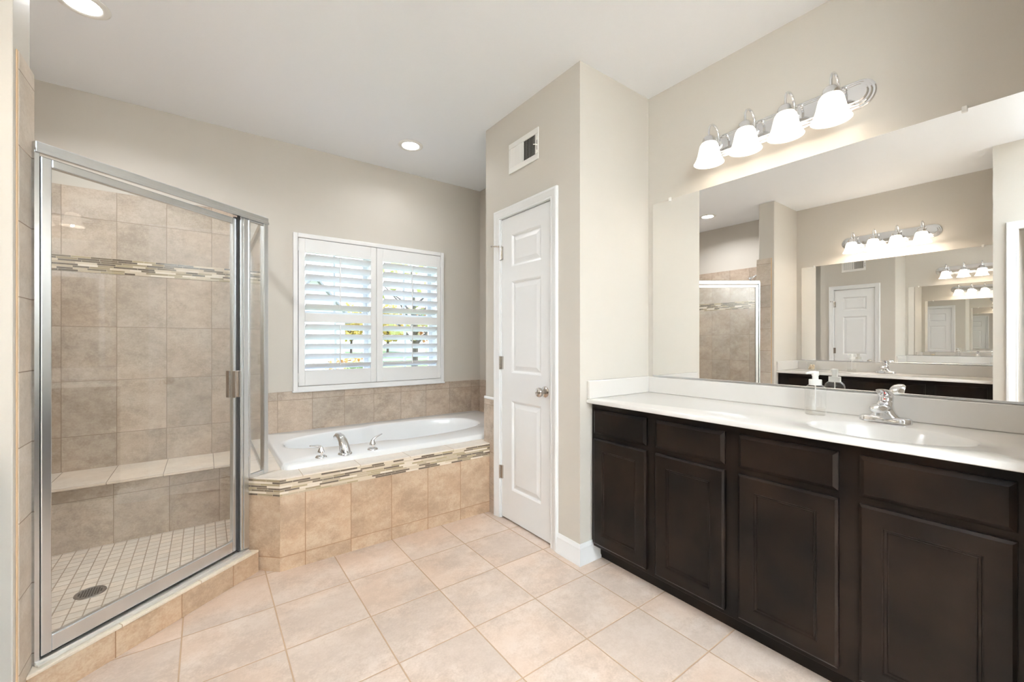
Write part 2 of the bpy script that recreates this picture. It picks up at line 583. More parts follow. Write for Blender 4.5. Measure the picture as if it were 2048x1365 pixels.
WX0, WX1, WZ0, WZ1 = 0.60, 1.775, 0.875, 2.015
g = G()
g.box(XL - 0.15, WX0, YB, YB + 0.16, 0, H).box(WX1, XV + 0.15, YB, YB + 0.16, 0, H)
g.box(WX0, WX1, YB, YB + 0.16, 0, WZ0).box(WX0, WX1, YB, YB + 0.16, WZ1, H)
wall_back = struct('wall_back', g, PAINT, 'greige wall with the shuttered window above the bathtub', 'wall', weld=False)
wall_right = struct('wall_right', G().box(XV, XV + 0.12, -0.06, YB + 0.16, 0, H), PAINT, 'cream lit wall behind the long mirror', 'wall')
wall_left = struct('wall_left', G().box(XL - 0.12, XL, 0.265, YB + 0.16, 0, H), PAINT, 'wall carrying the second mirror, opposite the main vanity', 'wall')

# closet: two side walls and a front with the door opening
DY0, DY1, DZ = 1.822, 2.362, 2.062
g = G()
g.box(CX, CX + 0.11, 1.60, DY0, 0, H).box(CX, CX + 0.11, DY1, 2.54, 0, H).box(CX, CX + 0.11, DY0, DY1, DZ, H)
g.box(CX + 0.11, XV, 1.60, 1.71, 0, H).box(CX + 0.11, XV, 2.43, 2.54, 0, H)
wall_closet = struct('wall_closet', g, PAINT, 'projecting closet wall with white six panel door and air vent', 'wall', weld=False)

wall_partition = struct('wall_partition', G().box(XL, PX, 1.94, 2.095, 0, H, 0.004), PAINT, 'partition wall at the left edge beside the glass shower', 'wall')
wall_stub = struct('wall_stub', G().box(XL, PX, 0.255, 0.385, 0, H), PAINT, 'short wall at the end of the second vanity, seen in the mirror', 'wall')
g = G()
g.box(PX - 0.11, PX, -0.52, 0.255, 2.07, H).box(PX - 0.11, PX, -2.4, -0.52, 0, H).box(-1.4, -1.3, -2.4, 0.265, 0, H).box(-1.4, XL, 0.265, 0.385, 0, H)
struct('wall_side', g, PAINT, 'side wall around the cased opening, seen in the mirror', 'wall', weld=False)
g = G()
g.box(CX, XV, -0.06, 0.06, 0, H).box(CX, CX + 0.11, -2.4, -0.06, 0, H)
struct('wall_end', g, PAINT, 'wall closing the near end of the main vanity alcove', 'wall', weld=False)
struct('wall_rear', G().box(-1.4, 1.75, -2.5, -2.38, 0, H), PAINT, 'plain wall behind the viewpoint', 'wall')

# tile cladding on the walls
def cladding(name, g, mat, parent, label=None, **kw):
    o = finish(name, g, mat, parent, uv=True, **kw)
    if label: o['label'] = label
    return o
ACC0, ACC1 = 1.635, 1.731
cl = cladding('tile_cladding', G().box(XL, 0.262, YB - 0.011, YB, 0.0, 2.150, 0.002, 1), SHOWER_TILE, wall_back, 'beige travertine wall tile in the shower')
cladding('mosaic_band', G().box(XL, 0.262, YB - 0.0135, YB - 0.0105, ACC0, ACC1), MOSAIC_W, cl, 'horizontal glass and stone mosaic strip')
cladding('tile_cladding', G().box(0.262, XV, YB - 0.011, YB, 0.44, 0.826, 0.003, 2), TUBWALL_TILE, wall_back, 'travertine tile course above the bathtub')
cl = cladding('tile_cladding', G().box(XL, XL + 0.011, 2.095, YB - 0.011, 0.0, 2.150, 0.002, 1), SHOWER_TILE, wall_left, 'travertine wall tile in the shower')
cladding('mosaic_band', G().box(XL + 0.0105, XL + 0.0135, 2.107, YB - 0.011, ACC0, ACC1), MOSAIC_W, cl, 'horizontal glass and stone mosaic strip')
cladding('tile_cladding', G().box(XV - 0.011, XV, 2.54, YB - 0.011, 0.44, 0.826, 0.003, 2), TUBWALL_TILE, wall_right, 'travertine tile course beside the bathtub')
cladding('tile_cladding', G().box(CX - 0.010, CX, 2.421, 2.551, 0.0, 0.80, 0.002, 1), TUBWALL_TILE, wall_closet, 'narrow travertine tile strip between door casing and tub')
finish('bullnose_cap', G().box(CX - 0.012, CX, 2.421, 2.552, 0.80, 0.818, 0.005, 3), TRIM, wall_closet)
cladding('tile_cladding', G().box(CX, XV - 0.011, 2.54, 2.551, 0.44, 0.82, 0.002, 1), TUBWALL_TILE, wall_closet)
cl = cladding('tile_cladding', G().box(PX, PX + 0.005, 1.972, 2.118, 0.0, 2.125, 0.002, 2), STRIP_TILE, wall_partition, 'vertical tile strip on the partition end')
cl = cladding('tile_cladding', G().box(XL, PX, 2.095, 2.107, 0.0, 2.125, 0.002, 1), SHOWER_TILE, wall_partition, 'travertine tile on the shower side')
cladding('tile_edge_trim', G().box(PX, PX + 0.0035, 1.962, 1.9718, 0.0, 2.125, 0.001, 1), plain('tan_tile_edge', s2l((206, 176, 140)), 0.5), wall_partition)

# baseboards
def base_profile(f, l0, l1, z0=0.0):
    """profile of (outward d, z) swept between two lengths with f(l, d, z)"""
    prof = [(0, 0), (0.022, 0), (0.022, 0.012), (0.016, 0.022), (0.0145, 0.074), (0.012, 0.082), (0.0125, 0.088), (0.006, 0.100), (0.004, 0.108), (0, 0.108)]
    return [[f(l, d, z + z0) for d, z in prof] for l in (l0, l1)]
g = G()
prof = [(0.0, 0), (0.022, 0), (0.022, 0.012), (0.0165, 0.022), (0.0145, 0.074), (0.012, 0.082), (0.0125, 0.088), (0.006, 0.100), (0.004, 0.108), (0.0, 0.108)]
ls = []
for k in range(3):
    l = []
    for d, z in prof:
        l.append({0: (CX - d, 1.772, z), 1: (CX - d, 1.60 - d, z), 2: (1.788, 1.60 - d, z)}[k])
    ls.append(l)
g.loops(ls)
struct('baseboard_closet', g, TRIM, 'white moulded baseboard wrapping the closet corner beside the vanity', 'baseboard', smooth=True, angle=30)

# ------------------------------------------------------------------ closet door and casing
def casing(name, f, a0, a1, ztop, w=0.060, t=0.018, label=None):
    """three-sided mitred casing; f(a, d, z), opening a0..a1"""
    prof = [(0.0, 0.0), (0.0, 0.009), (0.006, 0.011), (0.012, 0.0095), (0.018, 0.012), (w * 0.62, 0.015), (w * 0.75, t), (w * 0.93, t), (w, t - 0.005), (w, 0.0)]
    path = []
    for k in range(4):
        l = []
        for o, d in prof:
            l.append({0: f(a1 + o, d, 0.0), 1: f(a1 + o, d, ztop + o), 2: f(a0 - o, d, ztop + o), 3: f(a0 - o, d, 0.0)}[k])
        path.append(l)
    g = G().loops(path)
    return struct(name, g, TRIM, label, 'door casing', smooth=True, angle=20)
casing('trim_1', lambda a, d, z: (CX - d, a, z), DY0 + 0.010, DY1 - 0.004, DZ - 0.010, label='white moulded casing around the closet door')
# the jamb inside the opening
jamb = G().box(CX, CX + 0.11, DY0, DY0 + 0.012, 0, DZ).box(CX, CX + 0.11, DY1 - 0.012, DY1, 0, DZ).box(CX, CX + 0.11, DY0 + 0.012, DY1 - 0.012, DZ - 0.012, DZ)
door = thing('door_1', (CX + 0.005, 2.09, 0.0), 'white six panel style closet door with nickel knob', 'door', kind='structure')
finish('door_jamb', jamb, TRIM, door, weld=False)
DXF = CX + 0.006
fdoor = lambda a, b, d: (DXF - d, a, b)
la0, la1 = DY0 + 0.014, DY1 - 0.014
g = G().panel(fdoor, la0, la1, 0.012, DZ - 0.016,
              [(1.932, 2.236, 1.712, 1.925), (1.932, 2.236, 1.003, 1.613), (1.932, 2.236, 0.218, 0.816)],
              [(0.008, -0.004), (0.014, -0.011), (0.020, -0.011), (0.046, -0.003)], 0.035, 0.002)
finish('door_leaf', g, TRIM, door)
for hz in (1.818, 1.066, 0.318):
    h = finish('hinge', G().lathe([(0.0055, 0), (0.0055, 0.09)], (CX - 0.008, la1 + 0.004, hz - 0.045), 'Z', 12)
               .box(CX - 0.004, CX + 0.006, la1 - 0.018, la1 + 0.004, hz - 0.044, hz + 0.044), NICKEL, door, smooth=True)
g = G().tube([(CX - 0.008, la1 + 0.004, 1.862), (CX - 0.03, la1 + 0.02, 1.866), (CX - 0.05, la1 + 0.035, 1.866)], 0.004, 8)
g.sphere((CX - 0.053, la1 + 0.037, 1.866), 0.008, 10)
g.lathe([(0.009, 0), (0.009, 0.008)], (CX - 0.008, la1 + 0.004, 1.862), 'Z', 12)
finish('hinge_pin_stop', g, NICKEL, door, smooth=True)
knob = finish('door_knob', G().lathe([(0.0, 0.0), (0.033, 0.0), (0.033, 0.004), (0.026, 0.010), (0.013, 0.013), (0.011, 0.026), (0.016, 0.032), (0.026, 0.038), (0.0285, 0.048), (0.026, 0.058), (0.018, 0.064), (0.0, 0.066)],
                                     (DXF, 1.893, 0.908), (-1, 0, 0), 32), NICKEL, door, smooth=True)
finish('strike_plate', G().box(CX - 0.001, CX + 0.02, DY0 + 0.0115, DY0 + 0.0135, 0.87, 0.93), NICKEL, door)

# cased opening on the side wall (seen in the mirror)
casing('trim_2', lambda a, d, z: (PX + d, a, z), -0.51, 0.259, 2.065, label='white casing of the doorway seen at the right end of the mirror')

# ------------------------------------------------------------------ tub deck, bathtub
DECK = 0.490
front = [(CX - 0.010, 2.48), (0.3165, 2.48), (0.188, 2.608), (0.188, 3.589), (0.215, 3.589), (0.215, 2.62), (0.330, 2.51), (CX - 0.010, 2.51)]
deck = thing('tub_deck', (0.95, 2.5, 0), 'tan travertine tub surround with a mosaic border under the white bathtub', 'tub surround')
finish('tiled_apron', G().prism(front, 0.0, 0.482), TUBFRONT_TILE, deck, uv=True)
def offset_poly(o):
    return [(CX - 0.0101, 2.48 - o), (0.3165 - o * 0.414, 2.48 - o), (0.188 - o, 2.608 - o * 0.414 + 0.0), (0.188 - o, 2.70), (0.192, 2.70), (0.192, 2.61), (0.318, 2.484), (CX - 0.0101, 2.484)]
finish('mosaic_band', G().prism(offset_poly(0.0035), 0.397, 0.4825), MOSAIC, deck, uv=True)
g = G()
o = 0.005
g.prism([(CX - 0.0101, 2.48 - o), (CX - 0.0101, 2.64), (0.370, 2.64), (0.188 - o, 2.64), (0.188 - o, 2.608 - o * 0.414), (0.3165 - o * 0.414, 2.48 - o)], 0.4825, DECK, 0.002, 1)
g.box(0.183, 0.372, 2.64, 3.589, 0.4825, DECK, 0.0015, 1)
g.box(0.372, 2.2, 3.57, 3.589, 0.4825, DECK)
g.box(CX - 0.0101, 2.239, 2.552, 2.64, 0.4825, DECK)
g.box(2.19, 2.239, 2.64, 3.589, 0.4825, DECK)
finish('deck_top', g, DECK_TILE, deck, uv=True, weld=False)

RIM = 0.5235
def rrect(x0, x1, y0, y1, r, n, z):
    pts = []
    for cx, cy, a0 in ((x1 - r, y1 - r, 0), (x0 + r, y1 - r, 90), (x0 + r, y0 + r, 180), (x1 - r, y0 + r, 270)):
        for k in range(n):
            a = R(a0 + 90.0 * k / (n - 1))
            pts.append(Vector((cx + r * math.cos(a), cy + r * math.sin(a), z)))
    out = []
    for i, p in enumerate(pts):
        out.append(p)
        q = pts[(i + 1) % len(pts)]
        if i % n == n - 1:                      # a straight side
            for k in range(1, 40):
                out.append(p.lerp(q, k / 40))
    return out
def basin_loop(k, z, n, cx=1.155, cy=3.125, a=0.735, bf=0.300, bb=0.300, e=2.7, sx=0.0):
    """k shrinks the outline (metres); superellipse with arm-rest waists"""
    out = []
    for i in range(n):
        t = 2 * PI * (i + 0.5) / n + PI * 0.25
        c, s = math.cos(t), math.sin(t)
        A = a - k * 1.25
        x = A * math.copysign(abs(c) ** (2 / e), c)
        b = (bb if s > 0 else bf) - k * 0.75
        w = x / a
        q_ = min(1.0, max(0.0, (w + 0.20) / 0.16)); b *= 0.87 + 0.155 * q_ * q_ * (3 - 2 * q_)
        y = b * math.copysign(abs(s) ** (2 / e), s)
        out.append(Vector((cx + x + sx * k, cy + y, z)))
    return out
N4 = 12
rim_n = N4 * 4
def resample(outline, center, n_loop):
    return outline
rims = []
for ins, z in ((0.0, DECK + 0.0005), (0.003, 0.503), (0.007, 0.514), (0.013, 0.5205), (0.022, RIM)):
    rims.append(rrect(0.345 + ins, 2.205 - ins, 2.608 + ins, 3.588 - ins, 0.055 - ins * 0.3, N4, z))
# basin loops matched by angle to the rim loop
def match(loop_fn, ref, cx, cy):
    base = loop_fn
    res = []
    m = len(base)
    angs = [math.atan2(p.y - cy, p.x - cx) for p in base]
    order = sorted(range(m), key=lambda i: angs[i])
    A = [angs[i] for i in order]
    P = [base[i] for i in order]
    for q in ref:
        t = math.atan2(q.y - cy, q.x - cx)
        j = 0
        while j < m and A[j] < t:
            j += 1
        a1, p1 = (A[j], P[j]) if j < m else (A[0] + 2 * PI, P[0])
        a0, p0 = (A[j - 1], P[j - 1]) if j > 0 else (A[-1] - 2 * PI, P[-1])
        f = (t - a0) / max(a1 - a0, 1e-9)
        res.append(p0.lerp(p1, f))
    return res
ccx, ccy = 1.155, 3.125
prof = [(-0.018, RIM), (-0.006, RIM - 0.001), (0.002, RIM - 0.006), (0.008, RIM - 0.016), (0.014, 0.47), (0.028, 0.40), (0.05, 0.30), (0.075, 0.22), (0.105, 0.16), (0.15, 0.130), (0.20, 0.122)]
bl = [match(basin_loop(k, z, 400), rims[-1], ccx, ccy) for k, z in prof]
g = G()
g.loops(rims + bl, cap0=False, cap1=True)
tub = tag(finish('bathtub', g, PORC, origin=(1.27, 3.1, DECK), smooth=True, angle=60), 'white acrylic drop-in bathtub under the shuttered window', 'bathtub')

# tub filler
fa = thing('tub_faucet', (0.69, 2.69, RIM), 'polished chrome roman tub filler with spout and two lever handles', 'tub faucet')
sx, sy = 0.690, 2.655
path, rad, flt = [], [], []
for s, r, fl in ((0, 0.034, 1), (0.1, 0.032, 1), (0.25, 0.0285, 1), (0.42, 0.026, 1), (0.58, 0.0235, 1), (0.72, 0.0215, 0.95), (0.86, 0.0195, 0.85), (1.0, 0.016, 0.75)):
    a = s * R(118)
    # rises, then curls towards the basin
    y = 0.0 + 0.075 * (1 - math.cos(a)) * 0.95
    z = 0.095 * math.sin(min(a, PI / 2)) if a < PI / 2 else 0.095 - 0.045 * (1 - math.cos(a - PI / 2)) * 3.0
    x = -0.012 * s - 0.02 * s * s
    path.append((sx + x, sy + y, RIM + 0.004 + z)); rad.append(r); flt.append(fl)
g = G().tube(path, rad, 20, flt)
g.lathe([(0.0, 0), (0.041, 0), (0.041, 0.004), (0.036, 0.010), (0.033, 0.013), (0.0, 0.013)], (sx, sy, RIM), 'Z', 28)
sp = finish('spout', g, CHROME, fa, smooth=True, angle=50)
for hx, dr in ((0.555, (-1, -0.25, 0.12)), (0.860, (1, 0.1, 0.30))):
    hy = 2.662
    g = G().lathe([(0.0, 0), (0.032, 0), (0.032, 0.003), (0.027, 0.009), (0.016, 0.014), (0.0155, 0.018), (0.020, 0.026), (0.019, 0.038), (0.0125, 0.052), (0.010, 0.062), (0.0, 0.064)], (hx, hy, RIM), 'Z', 24)
    hd = finish('handle', g, CHROME, fa, smooth=True, angle=50)
    d = Vector(dr).normalized()
    p0 = Vector((hx, hy, RIM + 0.050))
    pts = [p0, p0 + Vector((0, 0, 0.013)) + d * 0.006, p0 + Vector((0, 0, 0.018)) + d * 0.022, p0 + Vector((0, 0, 0.019)) + d * 0.042, p0 + Vector((0, 0, 0.021)) + d * 0.066]
    finish('lever', G().tube(pts, [0.0095, 0.0085, 0.008, 0.0082, 0.0065], 12, [1, 1, 0.8, 0.6, 0.5]), CHROME, hd, smooth=True, angle=60)

# ------------------------------------------------------------------ shower: floor, bench, curb, drain
PAN = 0.080
E0 = Vector((-0.465, 2.09, 0))
ED = Vector((0.8, 0.6, 0))
EN = Vector((0.6, -0.8, 0))      # outwards, into the room
def EP(s, n, z):
    p = E0 + ED * s + EN * n
    return (p.x, p.y, z)
pan = [(XL + 0.011, 2.107), (PX + 0.005, 2.118), EP(0.06, -0.04, 0)[:2], EP(0.80, -0.055, 0)[:2], (0.188, 2.70), (0.188, 3.20), (XL + 0.011, 3.20)]
struct('floor_shower', G().prism(pan, 0.001, PAN), PAN_TILE, 'shower floor of small square stone tiles', 'floor', uv=True)
bench = thing('shower_bench', (-0.42, 3.4, PAN), 'travertine bench along the back wall of the shower', 'bench')
finish('bench_front', G().box(XL + 0.011, 0.187, 3.20, 3.588, PAN + 0.0005, 0.416), tile_mat('bench_front_travertine', 0.2425, 0.30, -0.655, 0.05, TRAV_W, GROUT_W, gw=0.003, rough=0.42, cloud=5.0, contrast=1.1, tint=0.05), bench, uv=True)
finish('bench_top', G().box(XL + 0.011, 0.187, 3.187, 3.588, 0.416, 0.430, 0.003, 2), BENCH_TILE, bench, uv=True)

curb = thing('shower_curb', EP(0.42, -0.01, 0), 'low travertine curb under the framed glass shower door', 'curb')
def curb_poly(o):
    a = EP(-0.02, 0.0435 + o, 0); b = EP(0.829, 0.0435 + o, 0); c = EP(0.829, -0.085 - o, 0); d = EP(-0.02, -0.085 - o, 0)
    s0 = lambda n: (PX + 0.0055 - (E0 + EN * n).x) / ED.x
    A = EP(s0(0.0435 + o), 0.0435 + o, 0); D = EP(s0(-0.085 - o), -0.085 - o, 0)
    e1 = EP(0.832, 0.0435 + o, 0); e2 = EP(0.79, -0.085 - o, 0)
    return [A[:2], e1[:2], e2[:2], D[:2]]
def curb_uv(o):
    me = o.data
    lay = me.uv_layers[0].data
    ow = Vector(WORLD[o.name])
    for p in me.polygons:
        for li in p.loop_indices:
            co = me.vertices[me.loops[li].vertex_index].co + ow
            s, n = (co - E0).dot(ED), (co - E0).dot(EN)
            lay[li].uv = (s - 0.205, n + 0.15) if abs(p.normal.z) > 0.7 else (s - 0.205, co.z)
o1 = finish('curb_side', G().prism(curb_poly(0.0), 0.0, 0.104), CURB_TILE, curb, uv=True); curb_uv(o1)
o2 = finish('curb_top', G().prism(curb_poly(0.003), 0.104, 0.116, 0.003, 2), CURBTOP_TILE, curb, uv=True); curb_uv(o2)

drain = thing('shower_drain', (-0.415, 2.632, PAN), 'round metal drain set in the shower floor tiles', 'drain')
finish('drain_rim', G().lathe([(0.0, 0.0005), (0.054, 0.0005), (0.053, 0.003), (0.044, 0.0035), (0.043, 0.002), (0.0, 0.002)], (-0.415, 2.632, PAN), 'Z', 40), plain('worn_steel', (0.33, 0.31, 0.29), 0.4, 1.0), drain, smooth=True, angle=30)
g = G()
for i in range(-4, 5):
    for j in range(-4, 5):
        if math.hypot(i, j) < 4.4:
            x, y = -0.415 + i * 0.009, 2.632 + j * 0.009
            g.box(x - 0.0028, x + 0.0028, y - 0.0028, y + 0.0028, PAN + 0.0019, PAN + 0.0028)
finish('drain_grate', g, plain('dark_drain_holes', (0.05, 0.045, 0.04), 0.6, 0.3), drain, weld=False)

# shower head on the partition (seen in the mirror)
sh = thing('shower_sprayer', (-0.76, 2.107, 2.0), 'chrome shower head on a short arm above the glass, seen in the mirror', 'shower head')
p = Vector((-0.76, 2.1075, 2.02))
finish('flange', G().lathe([(0.0, 0), (0.030, 0), (0.028, 0.006), (0.014, 0.010), (0.0, 0.010)], p, (0, 1, 0), 24), CHROME, sh, smooth=True)
finish('shower_arm', G().tube([p + Vector((0, 0.004, 0)), p + Vector((0, 0.06, 0.008)), p + Vector((0, 0.10, -0.004)), p + Vector((0, 0.135, -0.03))], 0.0105, 14), CHROME, sh, smooth=True)
ax = Vector((0, 0.78, -0.62)).normalized()
finish('spray_head', G().lathe([(0.0, 0), (0.014, 0.0), (0.017, 0.012), (0.019, 0.03), (0.034, 0.055), (0.042, 0.066), (0.042, 0.078), (0.036, 0.081), (0.0, 0.079)], p + Vector((0, 0.132, -0.027)), ax, 28), CHROME, sh, smooth=True, angle=40)

# ------------------------------------------------------------------ shower enclosure
def ebox(g, s0, s1, n0, n1, z0, z1, bev=0.0):
    """box in the plane of the shower door"""
    h = G()
    h.box(s0, s1, n0, n1, z0, z1, bev, 2)
    mp = {}
    for v in h.bm.verts:
        mp[v] = g.v(EP(*v.co))
    for f in h.bm.faces:
        g.face([mp[v] for v in f.verts])
    h.bm.free()
    return g
enc = thing('shower_enclosure', EP(0.45, 0, 0.116), 'framed clear glass shower enclosure with hinged door and chrome trim', 'shower enclosure')
ZT0, ZT1 = 1.856, 1.888
S_L = -0.004
RX = EP(0.907, 0, 0)[0]      # line of the return panel
RY = EP(0.907, 0, 0)[1]
g = G()
ebox(g, S_L, 0.921, -0.016, 0.016, ZT0, ZT1, 0.003)
ebox(g, S_L, 0.921, 0.014, 0.020, ZT0 - 0.006, ZT0 + 0.008, 0.001)
g.box(RX - 0.014, RX + 0.014, RY + 0.005, YB - 0.012, ZT0, ZT1, 0.003)
finish('header_rail', g, CHROME_S, enc, weld=False)
finish('wall_jamb', ebox(G(), -0.0050, 0.0075, -0.013, 0.013, 0.118, ZT0), CHROME_S, enc)
g = G()
ebox(g, S_L, 0.80, -0.042, 0.018, 0.1165, 0.130, 0.002)
ebox(g, S_L, 0.80, 0.017, 0.030, 0.1165, 0.123, 0.001)
finish('sill_track', g, plain('satin_aluminium_sill', (0.83, 0.81, 0.78), 0.42, 1.0), enc, weld=False)
g = G()
ebox(g, 0.766, 0.779, -0.022, 0.003, 0.131, ZT0, 0.002)
ebox(g, 0.779, 0.808, -0.013, 0.006, 0.131, ZT0, 0.002)
ebox(g, 0.806, 0.814, -0.010, 0.010, DECK + 0.003, ZT0, 0.002)
finish('strike_post', g, CHROME_S, enc, weld=False)
g = G()
ebox(g, 0.893, 0.921, -0.014, 0.014, DECK + 0.001, ZT0, 0.003)
ebox(g, 0.812, 0.895, -0.010, 0.010, DECK + 0.001, 0.512, 0.002)
ebox(g, 0.812, 0.895, -0.010, 0.010, 1.842, ZT0 + 0.001, 0.002)
g.box(RX - 0.010, RX + 0.010, RY + 0.012, YB - 0.012, DECK + 0.001, 0.510, 0.002)
g.box(RX - 0.010, RX + 0.010, YB - 0.030, YB - 0.0115, 0.510, ZT0, 0.002)
finish('panel_frame', g, CHROME_S, enc, weld=False)
finish('glass_panel', ebox(G(), 0.810, 0.896, -0.003, 0.003, 0.505, 1.850), GLASS, enc)['label'] = 'narrow fixed clear glass panel'
finish('glass_panel', G().box(RX - 0.003, RX + 0.003, RY + 0.014, YB - 0.020, 0.505, ZT0 + 0.004), GLASS, enc)['label'] = 'clear glass return panel standing on the tub deck'
# the door hangs on the left jamb and stands pushed in by about two degrees
DA = math.atan2(0.6, 0.8) + R(2.2)
DH = Vector(EP(0.0115, 0, 0))
DD = Vector((math.cos(DA), math.sin(DA), 0))
DN = Vector((math.sin(DA), -math.cos(DA), 0))
def dbox(g, t0, t1, n0, n1, z0, z1, bev=0.0):
    h = G()
    h.box(t0, t1, n0, n1, z0, z1, bev, 2)
    mp = {}
    for v in h.bm.verts:
        p = DH + DD * v.co.x + DN * v.co.y
        mp[v] = g.v((p.x, p.y, v.co.z))
    for f in h.bm.faces:
        g.face([mp[v] for v in f.verts])
    h.bm.free()
    return g
DW, DB, DT = 0.768, 0.1375, 1.843
g = G()
dbox(g, 0.0, 0.029, -0.011, 0.011, DB, DT, 0.003)
dbox(g, DW - 0.042, DW, -0.011, 0.011, DB, DT, 0.003)
dbox(g, 0.029, DW - 0.042, -0.011, 0.011, DB, 0.194, 0.003)
dbox(g, 0.029, DW - 0.042, -0.011, 0.011, 1.813, DT, 0.003)
dr_ = finish('shower_door', g, CHROME_S, enc, weld=False)
finish('door_glass', dbox(G(), 0.026, DW - 0.039, -0.003, 0.003, 0.191, 1.816), GLASS, dr_)
g = G()
ebox(g, 0.0076, 0.0114, -0.006, 0.006, 0.132, 1.85)
dbox(g, 0.0, DW - 0.004, -0.004, 0.007, DB - 0.005, DB)
dbox(g, DW, DW + 0.003, -0.004, 0.010, DB, DT)
ebox(g, 0.7610, 0.7660, -0.0195, -0.0085, 0.131, ZT0)  # dark strip painting the shaded gap between door and post
dbox(g, DW - 0.030, DW + 0.003, -0.004, 0.010, DT, DT + 0.007)
finish('door_seal_and_gap', g, DARKGAP, dr_, weld=False)
g = G()
for t0, n0, n1 in ((DW - 0.047, 0.010, 0.030), (DW - 0.020, 0.010, 0.026), (DW - 0.047, -0.030, -0.010)):
    dbox(g, t0, t0 + 0.007, n0, n1, 0.925, 1.062, 0.002)
dbox(g, DW - 0.042, DW - 0.018, 0.010, 0.0135, 0.925, 1.062, 0.001)
finish('door_handle', g, NICKEL, dr_, weld=False)

# ------------------------------------------------------------------ window and shutters
win = thing('window_1', (1.1875, YB + 0.1, WZ0), 'twin white window behind the plantation shutters', 'window', kind='structure')
g = G()
# drywall-return jambs lined in white wood
g.box(WX0, WX0 + 0.012, YB - 0.002, YB + 0.16, WZ0, WZ1).box(WX1 - 0.012, WX1, YB - 0.002, YB + 0.16, WZ0, WZ1)
g.box(WX0 + 0.012, WX1 - 0.012, YB - 0.002, YB + 0.16, WZ0, WZ0 + 0.012).box(WX0 + 0.012, WX1 - 0.012, YB - 0.002, YB + 0.16, WZ1 - 0.012, WZ1)
g.box(1.150, 1.225, YB + 0.015, YB + 0.16, WZ0 + 0.012, WZ1 - 0.012)
finish('window_frame', g, TRIM, win, weld=False)
for x0, x1 in ((WX0 + 0.012, 1.150), (1.225, WX1 - 0.012)):
    xm = (x0 + x1) / 2
    g = G()
    for z0, z1, y in ((WZ0 + 0.012, 1.455, YB + 0.085), (1.425, WZ1 - 0.012, YB + 0.12)):
        g.box(x0, x0 + 0.035, y, y + 0.03, z0, z1).box(x1 - 0.035, x1, y, y + 0.03, z0, z1)
        g.box(x0 + 0.035, x1 - 0.035, y, y + 0.03, z0, z0 + 0.035).box(x0 + 0.035, x1 - 0.035, y, y + 0.03, z1 - 0.035, z1)
        g.box(xm - 0.009, xm + 0.009, y + 0.006, y + 0.024, z0 + 0.035, z1 - 0.035)
    s_ = finish('window_sash', g, TRIM, win, weld=False)
    gg = G()
    for z0, z1, y in ((WZ0 + 0.012, 1.455, YB + 0.085), (1.425, WZ1 - 0.012, YB + 0.12)):
        gg.box(x0 + 0.030, x1 - 0.030, y + 0.013, y + 0.017, z0 + 0.03, z1 - 0.03)
    finish('window_pane', gg, WGLASS, s_, weld=False)
    s_['label'] = 'white double-hung sash'

shut = thing('plantation_shutters', (1.1875, YB - 0.02, 0.825), 'pair of white plantation shutters with tilted louvers on the window', 'shutters')
FX0, FX1, FZ0, FZ1 = 0.546, 1.829, 0.827, 2.055
YF = YB - 0.034       # room-side face of the shutter frame
g = G()
g.box(FX0, FX0 + 0.032, YF, YB - 0.0005, FZ0, FZ1, 0.004).box(FX1 - 0.032, FX1, YF, YB - 0.0005, FZ0, FZ1, 0.004)
g.box(FX0 + 0.032, FX1 - 0.032, YF, YB - 0.0005, FZ0, FZ0 + 0.034, 0.004).box(FX0 + 0.032, FX1 - 0.032, YF, YB - 0.0005, FZ1 - 0.034, FZ1, 0.004)
g.box(FX0 - 0.006, FX1 + 0.006, YF - 0.008, YB - 0.012, FZ0 - 0.010, FZ0 + 0.004, 0.003)
finish('shutter_frame', g, SHUTTER, shut, weld=False)
PITCH = 0.0775
